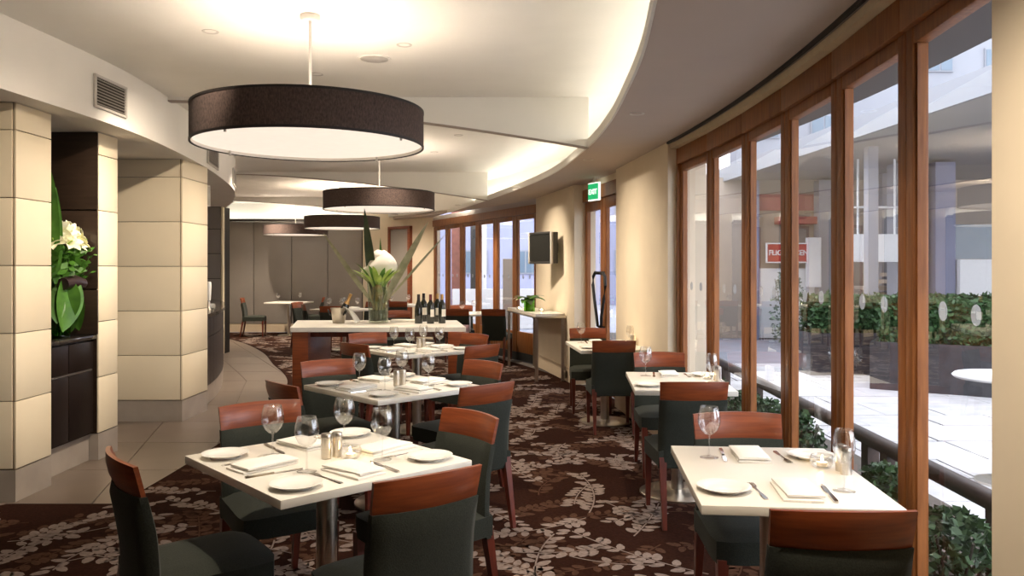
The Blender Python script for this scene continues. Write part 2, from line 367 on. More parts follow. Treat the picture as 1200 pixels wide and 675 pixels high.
# tapered fins crossing the recess
def fin(y, right_x, n, label):
    lx = LEFTF(y) if y < 14.1 else -7.0
    bm = bmesh.new(); a = []
    for i in range(25):
        t = i/24; x = lx + (right_x - lx)*t; h = CEIL - 0.03 - (CEIL - 0.03 - SOF)*t**1.55
        a.append([bm.verts.new((x, yy, zz)) for yy, zz in ((y - .03, CEIL), (y - .03, h), (y + .03, h), (y + .03, CEIL))])
    for p, q in zip(a, a[1:]):
        for k in range(4): bm.faces.new((p[k], p[(k+1) % 4], q[(k+1) % 4], q[k]))
    bm.faces.new(a[0]); bm.faces.new(a[-1])
    o = new_obj('ceiling_fin', finish(bm, 'ceiling_fin', 'paint_white')); tag(o, label, 'ceiling', kind='structure')
    bm = bmesh.new(); a = []                                        # underside strip, shade of the unlit edge put into its colour
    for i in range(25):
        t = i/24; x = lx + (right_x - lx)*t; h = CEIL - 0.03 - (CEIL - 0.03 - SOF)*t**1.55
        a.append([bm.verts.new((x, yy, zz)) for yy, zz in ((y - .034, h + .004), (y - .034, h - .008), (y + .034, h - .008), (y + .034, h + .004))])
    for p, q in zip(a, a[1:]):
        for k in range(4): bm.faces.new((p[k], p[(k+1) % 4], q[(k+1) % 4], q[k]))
    new_obj('underside_shade_strip', finish(bm, 'underside_shade_strip', 'fin_shade'), parent=o); return o
fin(6.95, RLIP(6.95), 1, 'nearest tapered white fin crossing the recessed ceiling')
fin(12.35, RLIP(12.35), 2, 'middle tapered white fin crossing the recessed ceiling')
fin(16.7, RLIP(16.7), 3, 'farthest tapered white fin crossing the recessed ceiling')

# ------------------------------------------------------------------ walls behind and beside the camera
def wall(name, poly, z0, z1, material, label):
    o = new_obj(name, prism_me(name, poly, z0, z1, material)); tag(o, label, 'wall', kind='structure'); return o
wall('wall_front', [(-7.1, -3.1), (1.7, -3.1), (1.7, -3.0), (-7.1, -3.0)], 0, CEIL, 'wall_cream', 'cream wall behind the viewer closing the room')
wall('wall_left', [(-7.2, -3.1), (-7.1, -3.1), (-7.1, 18.3), (-7.2, 18.3)], 0, CEIL, 'wall_cream', 'cream outer wall behind the bar and columns')
wall('wall_right', [(1.30, -3.0), (1.30, 2.15), (1.62, 2.15), (1.62, -3.0)], 0, SOF, 'wall_cream', 'cream pillar at the right edge beside the nearest window')
pa = wall('wall_right_pillar', [(1.30, 6.62), (1.108, 8.45), (1.42, 8.5), (1.62, 6.62)], 0, SOF, 'wall_cream', 'cream pillar between the folding windows and the exit doors')
pb = wall('wall_right_pier', [(0.787, 10.03), (0.361, 12.0), (0.66, 12.12), (1.06, 10.06)], 0, SOF, 'wall_cream', 'cream pier carrying the television beside the exit doors')
def skirt(name, p0, p1, h, label, material='wall_cream', t=0.012):
    d = (Vector(p1) - Vector(p0)).normalized(); n = Vector((-d.y, d.x))
    if n.x > 0: n = -n
    a, b = Vector(p0), Vector(p1)
    o = new_obj(name, prism_me(name, [tuple(a), tuple(b), tuple(b + n*t), tuple(a + n*t)], 0.004, h, material)); tag(o, label, 'baseboard', kind='structure'); return o
mat('skirting', (0.62, 0.50, 0.36), 0.5, noise=0.03)
skirt('baseboard_right', (0.787, 10.03), (0.361, 12.0), 0.19, 'tall beige baseboard of the pier under the high table', 'skirting')
skirt('baseboard_right_pillar', (1.30, 6.62), (1.108, 8.45), 0.19, 'tall beige baseboard of the cream pillar by the window', 'skirting')
# back wall: dark panels, light skirting, white above
wb = wall('wall_back', [(-7.1, 18.26), (-3.35, 18.26), (-3.35, 18.4), (-7.1, 18.4)], 0, CEIL, 'paint_white', 'back wall clad in tall grey sliding panels under a white band')
for x0, x1 in ((-3.44, -4.23), (-4.23, -5.06), (-5.06, -5.93), (-5.93, -6.76), (-6.76, -7.1)):
    new_obj('panel', box_me('panel', ((x0+x1)/2, 18.235, 1.37), (abs(x1-x0) - 0.014, 0.05, 2.33), 'back_panel', bevel=0.004), parent=wb)
new_obj('panel_joint_backing', box_me('panel_joint_backing', (-5.25, 18.252, 1.37), (3.7, 0.012, 2.34), 'back_joint'), parent=wb)
new_obj('skirting', box_me('skirting', (-5.25, 18.24, 0.1), (3.7, 0.04, 0.19), 'skirting'), parent=wb)
pm = new_obj('light_pelmet', box_me('light_pelmet', (-5.25, 18.13, 2.553), (3.7, 0.16, 0.02), 'back_joint'), parent=wb)
new_obj('pelmet_lip', box_me('pelmet_lip', (-5.25, 18.06, 2.575), (3.7, 0.012, 0.05), 'back_joint'), parent=wb)
for i in range(3): new_obj('cove_light_tube', tube_me('cove_light_tube', [(-6.95 + 1.18*i, 18.13, 2.585), (-5.83 + 1.18*i, 18.13, 2.585)], .014, 'cove_tube'), parent=wb)
d = Vector((-1.8, 1.75)).normalized(); nrm = Vector((d.y, -d.x)) * -1
A = Vector((-1.60, 16.43)); Bq = Vector((-3.42, 18.2)); out = Vector((d.y, -d.x))
wr = wall('wall_back_right', [tuple(A), tuple(Bq), tuple(Bq + out*0.15), tuple(A + out*0.15)], 0, CEIL, 'wall_cream', 'cream angled wall between the grey panels and far folding doors')
# dark service door in that wall
dlen = (Bq - A).length
dr = thing('door_1', 'tall dark grey door with red brown frame in the far cream wall', 'door', (A.x + (Bq-A).x*0.44, A.y + (Bq-A).y*0.44, 0), math.atan2(d.y, d.x), kind='structure')
new_obj('door_leaf', box_me('door_leaf', (0, 0.03, 1.16), (0.62, 0.05, 2.30), 'back_panel'), parent=dr)
for s in (-1, 1): new_obj('door_jamb', box_me('door_jamb', (s*0.345, 0.035, 1.18), (0.07, 0.09, 2.36), 'mahogany'), parent=dr)
new_obj('door_head', box_me('door_head', (0, 0.035, 2.35), (0.76, 0.09, 0.06), 'mahogany'), parent=dr)
lever = new_obj('door_handle', tube_me('door_handle', [(0.25, 0.055, 1.0), (0.25, 0.10, 1.0), (0.14, 0.10, 1.0)], 0.01, 'steel'), parent=dr)

# ------------------------------------------------------------------ left columns, niche, bar
LV = [0.205, 0.635, 1.065, 1.495, 1.925, 2.355, SOF]
def column(name, x0, x1, y0, y1, label, front=True, inner='joint_brown'):
    g = 0.012
    o = new_obj(name, box_me(name, ((x0+x1)/2, (y0+y1)/2, SOF/2), (x1-x0-2*g, y1-y0-2*g, SOF), inner)); tag(o, label, 'column', kind='structure')
    new_obj('plinth', box_me('plinth', ((x0+x1)/2, (y0+y1)/2, 0.098), (x1-x0, y1-y0, 0.2), 'stone_plinth'), parent=o)
    for za, zb in zip(LV, LV[1:]):
        zc, hz = (za+zb)/2, zb-za-0.006
        new_obj('cladding_panel', box_me('cladding_panel', (x1 - 0.006, (y0+y1)/2, zc), (0.014, y1-y0-0.006, hz), 'cream_panel', bevel=0.002), parent=o)
        if front:
            nx = max(1, round((x1-x0)/1.05)); w = (x1-x0-0.02)/nx
            for i in range(nx):
                new_obj('cladding_panel', box_me('cladding_panel', (x1 - 0.02 - w*(i+.5), y0 + 0.006, zc), (w - 0.006, 0.014, hz), 'cream_panel', bevel=0.002), parent=o)
    return o
column('wall_left_column', -5.6, -3.14, 5.02, 5.41, 'cream panelled column at the left edge with grey stone plinth')
column('wall_left_column', -3.85, -3.19, 6.12, 6.42, 'slim cream panelled column right of the flower niche', front=False, inner='dark_panel')
column('wall_left_column', -5.2, -3.18, 7.65, 8.29, 'wide cream panelled column between the niche and the bar')
nb = wall('wall_left_niche', [(-3.95, 5.3), (-3.85, 5.3), (-3.85, 6.2), (-3.95, 6.2)], 0, SOF, 'dark_panel', 'dark brown niche back behind the lily vase')
for za, zb in ((0.97, 1.31), (1.32, 1.92), (1.93, 2.52)):
    new_obj('niche_panel', box_me('niche_panel', (-3.84, 5.765, (za+zb)/2), (0.02, 0.69, zb-za), 'dark_panel', bevel=0.002), parent=nb)
    new_obj('niche_panel', box_me('niche_panel', (-3.50, 6.112, (za+zb)/2), (0.62, 0.012, zb-za), 'dark_panel', bevel=0.002), parent=nb)
cb = thing('sideboard_cabinet', 'near black built in cabinet with drawers under the lily vase', 'cabinet', (-3.5, 5.765, 0))
new_obj('plinth', box_me('plinth', (-0.02, 0, 0.1), (0.52, 0.69, 0.2), 'stone_plinth'), parent=cb)
new_obj('body', box_me('body', (-0.02, 0, 0.57), (0.56, 0.69, 0.73), 'dark_cabinet'), parent=cb)
new_obj('top', box_me('top', (-0.01, 0, 0.95), (0.62, 0.695, 0.03), 'bar_top', bevel=0.003), parent=cb)
for s in (-1, 1):
    new_obj('drawer', box_me('drawer', (0.27, s*0.172, 0.815), (0.022, 0.335, 0.21), 'dark_cabinet', bevel=0.003), parent=cb)
    new_obj('door', box_me('door', (0.27, s*0.172, 0.455), (0.022, 0.335, 0.47), 'dark_cabinet', bevel=0.003), parent=cb)
new_obj('pull_rail', box_me('pull_rail', (0.262, 0, 0.70), (0.02, 0.68, 0.012), 'metal_grey'), parent=cb)
# bar
bp_ = curve_fn([(8.30, -3.24), (9.2, -3.42), (10.1, -3.68), (11.0, -4.0), (11.8, -4.32), (12.6, -4.78), (13.2, -5.3)])
bar = thing('bar_counter', 'curved dark timber bar counter with stone top beyond the columns', 'counter', (0, 0, 0))
ysr = frange(8.30, 13.2, 22)
bm = bmesh.new(); strip_prism(bm, [(bp_(y) - 0.6, y) for y in ysr], [(bp_(y) - 0.03, y) for y in ysr], 0.2, 0.945); new_obj('body', finish(bm, 'bar_body', 'near_black'), parent=bar)
bm = bmesh.new(); strip_prism(bm, [(bp_(y) - 0.6, y) for y in ysr], [(bp_(y) - 0.005, y) for y in ysr], 0.004, 0.2); new_obj('plinth', finish(bm, 'bar_plinth', 'stone_plinth'), parent=bar)
bm = bmesh.new(); strip_prism(bm, [(bp_(y) - 0.65, y) for y in ysr], [(bp_(y) + 0.02, y) for y in ysr], 0.945, 0.985); new_obj('top', finish(bm, 'bar_top', 'bar_top'), parent=bar)
for y0, y1 in zip(ysr, ysr[1:]):
    g = 0.004
    for za, zb in ((0.205, 0.725), (0.735, 0.94)):
        new_obj('front_board', prism_me('front_board', [(bp_(y0+g) - .03, y0+g), (bp_(y0+g), y0+g), (bp_(y1-g), y1-g), (bp_(y1-g) - .03, y1-g)], za, zb, 'bar_front'), parent=bar)
# back bar block
bb = wall('wall_left_back_bar', [(-6.9, 13.6), (-4.98, 13.6), (-4.98, 14.0), (-6.9, 14.0)], 0, SOF, 'near_black', 'dark grey panelled block behind the end of the bar')
for za, zb in ((0.01, 0.43), (0.44, 0.86), (0.87, 1.29), (1.30, 1.72), (1.73, 2.14), (2.15, 2.52)):
    for i in range(2):
        new_obj('panel', box_me('panel', (-5.455 - 0.94*i, 13.59, (za+zb)/2), (0.93, 0.02, zb-za), 'back_panel', bevel=0.002), parent=bb)
new_obj('edge_trim', box_me('edge_trim', (-4.965, 13.62, SOF/2), (0.03, 0.09, SOF - 0.01), 'cream_panel'), parent=bb)
sp = thing('ceiling_speaker', 'small silver speaker box fixed under the bulkhead by the bar', 'speaker', (-3.72, 9.55, 2.2), -0.35)
new_obj('housing', box_me('housing', (0, 0, 0.15), (0.10, 0.16, 0.26), 'metal_white', bevel=0.01), parent=sp)
new_obj('bracket', box_me('bracket', (-0.05, 0, 0.30), (0.03, 0.05, 0.08), 'metal_grey'), parent=sp)
new_obj('grille', box_me('grille', (0.052, 0, 0.15), (0.006, 0.13, 0.22), 'metal_grey'), parent=sp)
# vents in the bulkhead
def vent(y, L, H, zc, nb_, label):
    p0, p1 = Vector((LEFTF(y - L/2), y - L/2)), Vector((LEFTF(y + L/2), y + L/2)); a = math.atan2((p1-p0).y, (p1-p0).x); c = (p0+p1)/2
    v = thing('air_vent', label, 'vent', (c.x, c.y, zc), a, 'air vents in the bulkhead')
    new_obj('backing', box_me('backing', (0, -0.004, 0), (L, 0.006, H), 'vent_dark'), parent=v)
    for s in (-1, 1):
        new_obj('frame_bar', box_me('frame_bar', (0, -0.012, s*(H/2)), (L + 0.02, 0.016, 0.018), 'metal_white'), parent=v)
        new_obj('frame_bar', box_me('frame_bar', (s*L/2, -0.012, 0), (0.018, 0.016, H + 0.02), 'metal_white'), parent=v)
    for i in range(nb_): new_obj('louvre', box_me('louvre', (0, -0.012, -H/2 + H*(i+1)/(nb_+1)), (L, 0.014, 0.006), 'metal_grey', rx=0.5), parent=v)
vent(5.78, 0.43, 0.215, 2.727, 9, 'largest white framed air vent high on the curved bulkhead')
vent(8.65, 0.62, 0.20, 2.69, 8, 'middle air vent on the curved bulkhead')
vent(10.6, 0.5, 0.20, 2.68, 8, 'farthest air vent near the end of the curved bulkhead')

# ------------------------------------------------------------------ folding doors
def leaf(n, p0, p1, z0, z1, label, handle=None, bottom=0.12, sw=0.066, dots=True, top=0.058, th=0.055):
    p0, p1 = Vector(p0), Vector(p1); L = (p1-p0).length; a = math.atan2((p1-p0).y, (p1-p0).x)
    o = thing('door_%d' % n, label, 'door', (p0.x, p0.y, 0), a, kind='structure')
    for cx in (sw/2 + .002, L - sw/2 - .002): new_obj('stile', box_me('stile', (cx, 0, (z0+z1)/2), (sw, th, z1-z0), 'timber', bevel=0.004), parent=o)
    new_obj('top_rail', box_me('top_rail', (L/2, 0, z1 - top/2), (L - 2*sw, th - .004, top), 'timber', bevel=0.003), parent=o)
    new_obj('bottom_rail', box_me('bottom_rail', (L/2, 0, z0 + bottom/2), (L - 2*sw, th - .004, bottom), 'timber', bevel=0.003), parent=o)
    bm = bmesh.new(); za, zb = z0 + bottom - .005, z1 - top + .005
    bm.faces.new([bm.verts.new(c) for c in ((sw - .005, 0, za), (L - sw + .005, 0, za), (L - sw + .005, 0, zb), (sw - .005, 0, zb))])
    pane = new_obj('glass_pane', finish(bm, 'glass_pane', 'pane'), parent=o)
    for s in (-1, 1): new_obj('glazing_bead', box_me('glazing_bead', (L/2 + s*(L/2 - sw - .006), 0, (z0+bottom+z1-top)/2), (0.012, 0.03, z1-z0-bottom-top), 'timber'), parent=o)
    if dots:
        for dx in (-0.13, 0.10):
            bm = bmesh.new(); lathe(bm, [(0, -.0008), (0.033, -.0008), (0.033, .0008), (0, .0008)], 20)
            bmesh.ops.rotate(bm, verts=bm.verts[:], matrix=Matrix.Rotation(PI/2, 3, 'X')); bmesh.ops.translate(bm, verts=bm.verts[:], vec=(L/2 + dx, 0.002, 1.335))
            d_ = new_obj('oval_marker', finish(bm, 'oval_marker', 'frost'), parent=pane); d_['label'] = 'frosted oval safety marker'
    if handle is not None:
        new_obj('latch', box_me('latch', (handle*L if handle > 0 else sw/2, th/2 + .008, 1.03), (0.022, 0.016, 0.11), 'brass', bevel=0.005), parent=o)
    return o
J = [6.62, 5.86, 5.09, 4.37, 3.63, 2.90, 2.16]
nth = ['farthest', 'second farthest', 'third farthest', 'third nearest', 'second nearest', 'nearest']
for i in range(6):
    leaf(2+i, (GLASS(J[i]), J[i]), (GLASS(J[i+1]), J[i+1]), 0.03, 2.34, '%s timber framed folding glass door beside the window tables' % nth[i], handle=(0.955 if i == 4 else None))
h1 = thing('trim_1', 'timber head beam over the folding window doors', 'trim', kind='structure')
for y0, y1 in zip(J, J[1:]):
    p0, p1 = Vector((GLASS(y0), y0)), Vector((GLASS(y1), y1)); c = (p0+p1)/2; a = math.atan2((p1-p0).y, (p1-p0).x); L = (p1-p0).length
    new_obj('head_beam', box_me('head_beam', (c.x, c.y, 2.406), (L - .004, 0.10, 0.128), 'timber', rz=a, bevel=0.003), parent=h1)
h2 = thing('trim_2', 'tan curtain track ledge between soffit and timber head', 'trim', kind='structure')
yj = frange(2.16, 6.62, 14)
bm = bmesh.new(); strip_prism(bm, [(GLASS(y) - 0.10, y) for y in yj], [(GLASS(y) + 0.06, y) for y in yj], 2.472, 2.512); new_obj('ledge', finish(bm, 'ledge', 'track_tan'), parent=h2)
bm = bmesh.new(); strip_prism(bm, [(GLASS(y) - 0.128, y) for y in yj], [(GLASS(y) - 0.11, y) for y in yj], 2.512, SOF); new_obj('track', finish(bm, 'track', 'near_black'), parent=h2)
new_obj('jamb', box_me('jamb', (1.40, 6.60, 1.24), (0.06, 0.05, 2.47), 'timber'), parent=h1)
# threshold under the doors
bm = bmesh.new(); strip_prism(bm, [(GLASS(y) - 0.06, y) for y in yj], [(GLASS(y) + 0.25, y) for y in yj], -0.06, 0.02); o = new_obj('trim_3', finish(bm, 'threshold', 'stone_plinth')); tag(o, 'stone threshold under the folding window doors', 'trim', kind='structure')
# exit doors
E0, E1 = Vector((0.945, 10.08)), Vector((1.235, 8.50)); Em = (E0+E1)/2
leaf(8, E0, Em, 0.03, 2.30, 'farther timber exit door with black curved pull handle', dots=False, sw=0.10, bottom=0.42, top=0.12)
leaf(9, Em, E1, 0.03, 2.30, 'nearer timber exit door half hidden by the cream pillar', dots=False, sw=0.10, bottom=0.42, top=0.12)
ea = math.atan2((E1-E0).y, (E1-E0).x)
ex = thing('trim_4', 'timber head over the exit doors', 'trim', ((Em.x), Em.y, 0), ea, kind='structure')
new_obj('head_beam', box_me('head_beam', (0, 0, 2.38), ((E1-E0).length + .1, 0.12, 0.15), 'timber'), parent=ex)
new_obj('jamb', box_me('jamb', (-(E1-E0).length/2 - .02, 0, 1.2), (0.06, 0.12, 2.4), 'timber'), parent=ex)
new_obj('infill', box_me('infill', (0, 0, 2.5), ((E1-E0).length + .3, 0.1, 0.08), 'wall_cream'), parent=ex)
for s, nm in ((-1, 8), (1, 9)):
    dd = bpy.data.objects['door_%d' % nm]; Lh = (E1-E0).length/2; x = (Lh - 0.07) if s < 0 else 0.07
    bx = -1 if s < 0 else 1
    pts = [(x, -0.03, 0.78), (x, -0.07, 0.80), (x + bx*0.03, -0.075, 0.92), (x + bx*0.12, -0.075, 1.12), (x + bx*0.18, -0.075, 1.28), (x + bx*0.16, -0.075, 1.38), (x + bx*.08, -0.075, 1.425), (x, -0.07, 1.42), (x, -0.03, 1.42)]
    o = new_obj('pull_handle', tube_me('pull_handle', pts, 0.019, 'near_black'), parent=dd); o['label'] = 'black curved pull handle'
# far folding doors
F0, F1 = Vector((-1.60, 16.43)), Vector((0.40, 12.17))
fn = ['leftmost', 'second from left', 'third from left', 'third from right', 'second from right', 'rightmost']
for i in range(6):
    a, b = F0.lerp(F1, i/6), F0.lerp(F1, (i+1)/6)
    leaf(10+i, a, b, 0.13, 2.32, 'far folding glass door, %s of the row beyond the bottles' % fn[i], bottom=0.33, sw=0.085, top=0.07)
fa = math.atan2((F1-F0).y, (F1-F0).x); fm = (F0+F1)/2; fL = (F1-F0).length
ft = thing('trim_5', 'timber head beam over the far folding doors', 'trim', (fm.x, fm.y, 0), fa, kind='structure')
new_obj('head_beam', box_me('head_beam', (0, 0, 2.39), (fL, 0.10, 0.13), 'timber'), parent=ft)
new_obj('infill', box_me('infill', (0, 0.03, 2.50), (fL + .2, 0.10, 0.09), 'paint_soffit'), parent=ft)
new_obj('kick_board', box_me('kick_board', (0, 0.0, 0.065), (fL, 0.07, 0.12), 'near_black'), parent=ft)
# ------------------------------------------------------------------ outside
gr = new_obj('ground', box_me('ground', (6, 16, -0.16), (60, 60, 0.1), 'paving_joint')); tag(gr, 'pale grey flagstone courtyard outside the windows', 'paving', kind='structure')
rng = random.Random(11); y = 1.2; row = 0
while y < 12.5:
    hgt = rng.uniform(0.45, 0.75); x = 2.25 + rng.uniform(-.3, 0)
    while x < 8.6:
        w = rng.uniform(0.6, 1.25); g = 0.008
        if x + w > 2.25:
            q = [(max(x, 2.25) + g, y + g + rng.uniform(0, .02)), (x + w - g, y + g + rng.uniform(0, .02)), (x + w - g, y + hgt - g), (max(x, 2.25) + g, y + hgt - g)]
            if (x + w/2) < 3.4 + y*0.75: new_obj('flagstone', prism_me('flagstone', q, -0.11, -0.05 + rng.uniform(-.004, .004), 'paving'), parent=gr)
        x += w
    y += hgt
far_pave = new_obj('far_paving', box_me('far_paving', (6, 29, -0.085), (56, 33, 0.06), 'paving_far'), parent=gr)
bed = new_obj('garden_bed', prism_me('garden_bed', [(1.66, 0.5), (2.22, 0.5), (2.3, 9.5), (1.3, 9.5), (1.66, 6.5), (1.78, 4.5)], -0.11, -0.01, 'soil')); tag(bed, 'strip of brown mulch between the windows and the low rail', 'garden bed', kind='structure')
hr = thing('low_handrail', 'dark weathered timber rail on posts outside the windows', 'handrail', (2.1, 0, 0))
new_obj('rail', tube_me('rail', [(-0.06, 0.8, 0.45), (0.20, 9.6, 0.45)], 0.045, 'rail_wood', 10), parent=hr)
for yy in (1.3, 2.4, 3.45, 4.52, 4.78, 6.0, 7.2, 8.4): new_obj('post', box_me('post', (-0.06 + 0.26*(yy-.8)/8.8, yy, 0.18), (0.07, 0.09, 0.50), 'rail_wood'), parent=hr)
def shrub(x, y, rx, ry, h, n, label, material='shrub_leaf', size=0.05, name='shrub', z0=-0.02):
    o = thing(name, label, 'shrub', (x, y, z0), group='shrubs in the garden bed' if name == 'shrub' else None)
    pts = []
    for _ in range(n):
        a = rng.uniform(0, 2*PI); r = math.sqrt(rng.random()); z = rng.uniform(0.06, 1)
        k = math.sin(PI*(0.15 + 0.8*z))**0.6
        pts.append(Vector((rx*r*k*math.cos(a), ry*r*k*math.sin(a), h*z)))
    f = new_obj('foliage', scatter_leaves('foliage', pts, size, material, rng), parent=o); f['kind'] = 'stuff'
    bm = bmesh.new()
    for i in range(7):
        a = i*0.9; tube(bm, [(0.02*math.cos(a), 0.02*math.sin(a), -0.04), (rx*.4*math.cos(a), ry*.4*math.sin(a), h*.5), (rx*.7*math.cos(a), ry*.7*math.sin(a), h*.85)], 0.006, 5)
    new_obj('stems', finish(bm, 'stems', 'soil'), parent=o)
sy = [('nearest low', 2.75, .44), ('second', 3.35, .47), ('third', 3.95, .52), ('fourth', 5.2, .56), ('fifth', 5.75, .54), ('sixth', 6.3, .52), ('farthest', 7.3, .5)]
for nm, yy, h in sy: shrub(1.86 + rng.uniform(-.02, .02), yy, 0.2, 0.27, h, 1300, '%s leafy green shrub in the bed outside the windows' % nm)
def planter(x, y, L, D, a, label, hl, nleaf):
    o = thing('planter_box', label, 'planter', (x, y, -0.05), a)
    for nm, c, s in (('front', (L/2, 0.03, .3), (L, .06, .6)), ('back', (L/2, D - .03, .3), (L, .06, .6)), ('end', (.03, D/2, .3), (.06, D - .12, .6)), ('end', (L - .03, D/2, .3), (.06, D - .12, .6)), ('soil', (L/2, D/2, .25), (L - .12, D - .12, .5))):
        new_obj(nm, box_me(nm, c, s, 'soil' if nm == 'soil' else 'planter', bevel=0.0), parent=o)
    h = thing('hedge', hl, 'hedge', (x, y, -0.05), a)
    pts = []
    for _ in range(nleaf):
        u, v, w = rng.random(), rng.random(), rng.random(); f = rng.random()
        if f < .5: v = rng.uniform(0, .12)
        elif f < .75: w = rng.uniform(.88, 1)
        elif f < .88: u = rng.uniform(0, .03)
        pts.append(Vector((.1 + u*(L - .2) + rng.gauss(0, .02), .1 + v*(D - .2) + rng.gauss(0, .02), .5 + w*.62 + rng.gauss(0, .02))))
    ff = new_obj('foliage', scatter_leaves('foliage', pts, 0.085, 'hedge_leaf', rng), parent=h); ff['kind'] = 'stuff'
    new_obj('core', box_me('core', (L/2, D/2, .78), (L - .36, D - .36, .5), 'hedge_leaf'), parent=h)
planter(4.53, 10.05, 3.2, 0.75, -0.56, 'nearer dark stone planter box in the courtyard', 'clipped green hedge in the nearer dark planter', 7000)
planter(4.25, 11.3, 4.5, 0.75, 0.02, 'farther dark stone planter box in the courtyard', 'clipped green hedge in the farther dark planter', 7000)
ot = thing('outdoor_table', 'small white round cafe table in the courtyard', 'table', (3.52, 5.65, -0.05))
new_obj('table_top', lathe_me('ot_top', [(0, .74), (.33, .74), (.345, .755), (.33, .77), (0, .77)], 'sign_white', 32), parent=ot)
new_obj('pole', lathe_me('ot_pole', [(0, .03), (.022, .03), (.022, .74), (0, .74)], 'steel', 16), parent=ot)
new_obj('base', lathe_me('ot_base', [(0, 0), (.2, 0), (.2, .015), (.03, .035), (0, .035)], 'steel', 28), parent=ot)
# eave over the glass
bm = bmesh.new(); ye = frange(-3, 8.6, 24); strip_prism(bm, [(GLASS(y) + .12, y) for y in ye], [(GLASS(y) + .82, y) for y in ye], 2.60, 2.85)
ev = new_obj('eave', finish(bm, 'eave', 'eave_grey')); tag(ev, 'dark grey concrete eave above the outside of the windows', 'eave', kind='structure')
# courtyard canopy and shops under it
cn = thing('courtyard_canopy', 'flat grey canopy roof across the courtyard', 'canopy', (0, 0, 0), kind='structure')
new_obj('roof_slab', prism_me('roof_slab', [(5.55, 2.5), (4.55, 19), (16, 19), (16, 2.5)], 3.4, 3.62, 'canopy'), parent=cn)
new_obj('fascia', prism_me('fascia', [(5.5, 2.5), (4.5, 19), (4.55, 19), (5.55, 2.5)], 3.36, 3.66, 'facade_white'), parent=cn)
for px, py in ((5.7, 12.6), (9.2, 8.4), (7.6, 16.2)): new_obj('post', box_me('post', (px, py, 1.68), (0.16, 0.16, 3.46), 'facade_grey'), parent=cn)
sh = thing('shopping_arcade', 'row of shops under the canopy with white and red signboards', 'building', (0, 17.0, 0))
new_obj('wall', box_me('wall', (9.0, 0.4, 1.7), (10.6, 0.2, 3.5), 'facade_tan'), parent=sh)
new_obj('column', box_me('column', (5.15, 0.1, 1.65), (0.26, 0.3, 3.4), 'facade_blue'), parent=sh)
new_obj('column', box_me('column', (6.68, 0.0, 1.65), (0.32, 0.3, 3.4), 'facade_grey'), parent=sh)
new_obj('red_awning', box_me('red_awning', (6.2, 0.1, 2.5), (1.0, 0.3, 0.16), 'shop_red'), parent=sh)
new_obj('red_awning', box_me('red_awning', (6.0, 0.22, 2.9), (1.5, 0.1, 0.35), 'shop_red'), parent=sh)
new_obj('white_column', box_me('white_column', (6.41, -0.12, 1.6), (0.26, 0.2, 1.05), 'sign_white'), parent=sh)
new_obj('lower_wall', box_me('lower_wall', (6.0, 0.2, 0.72), (1.7, 0.2, 1.5), 'sign_white'), parent=sh)
sg = thing('shop_sign', 'red shop sign with white capital letters under the canopy', 'sign', (6.05, 16.93, 1.80))
new_obj('board', box_me('board', (0, 0.02, 0), (1.22, 0.04, 0.38), 'sign_red'), parent=sg)
for zz in (-.2, .2): new_obj('border', box_me('border', (0, 0.0, zz), (1.26, 0.06, 0.025), 'sign_white'), parent=sg)
new_obj('border', box_me('border', (-.62, 0.0, 0), (0.025, 0.06, 0.4), 'sign_white'), parent=sg)
tm = new_obj('lettering', text_mesh('FLIGHT CENTRE', 0.158, 'sign_white', 0.004, 0.97), parent=sg, loc=(-0.02, -0.006, 0)); tm.rotation_euler = (PI/2, 0, 0)
wp = new_obj('notice_board', box_me('notice_board', (6.45, 14.0, 1.83), (0.95, 0.06, 0.49), 'sign_white', bevel=0.004)); tag(wp, 'blank white signboard hanging under the courtyard canopy', 'sign')
for xx in (6.1, 6.75): new_obj('hanger', tube_me('hanger', [(xx, 14.0, 2.07), (xx, 14.0, 3.4)], 0.02, 'sign_white'), parent=wp)
new_obj('hanger_bar', tube_me('hanger_bar', [(5.9, 14.0, 2.55), (7.0, 14.0, 2.55)], 0.02, 'sign_white'), parent=wp)
st = thing('outside_stair', 'pale tan stair flight seen through the windows behind the hedge', 'stair', (7.0, 15.4, -0.05))
for i in range(6): new_obj('step', box_me('step', (-.3 + i*.26, 0, .75 + i*.13), (1.3, .9, .07), 'facade_tan'), parent=st)
new_obj('string_beam', box_me('string_beam', (.4, .4, .5), (1.6, .1, 1.0), 'facade_blue'), parent=st)
ks = thing('white_kiosk', 'white kiosk counter with grey window at the right of the courtyard', 'kiosk', (8.6, 14.2, -0.05))
new_obj('counter', box_me('counter', (0, 0, .84), (1.5, .6, 1.68), 'sign_white'), parent=ks)
new_obj('window', box_me('window', (0, .1, 2.0), (1.3, .1, .62), 'window_blue'), parent=ks)
new_obj('side_column', box_me('side_column', (-.95, 0, 1.7), (.35, .4, 3.4), 'facade_blue'), parent=ks)
new_obj('side_column', box_me('side_column', (-1.5, .1, 1.7), (.5, .4, 3.4), 'facade_grey'), parent=ks)
shrub(5.35, 15.4, .34, .34, 1.55, 900, 'grey green potted bush below the red shop sign', 'grey_shrub', 0.08, 'courtyard_bush', -0.05)
def facade(name, label, x0, x1, y, z0, z1, m, nx, nz, ww, wh):
    o = thing(name, label, 'building', ((x0+x1)/2, y, 0))
    new_obj('wall', box_me('wall', (0, .5, (z0+z1)/2), (x1-x0, 1.0, z1-z0), m), parent=o)
    for i in range(nx):
        for j in range(nz):
            cx, cz = -(x1-x0)/2 + (x1-x0)*(i+.5)/nx, z0 + 0.6 + (z1-z0)*(j+.5)/nz
            w = new_obj('window_frame', box_me('window_frame', (cx, -.02, cz), (ww, .08, wh), 'facade_white'), parent=o)
            for s in (-1, 1): new_obj('window_sheet', box_me('window_sheet', (cx + s*ww*.24, -.065, cz), (ww*.42, .03, wh*.88), 'window_blue'), parent=w)
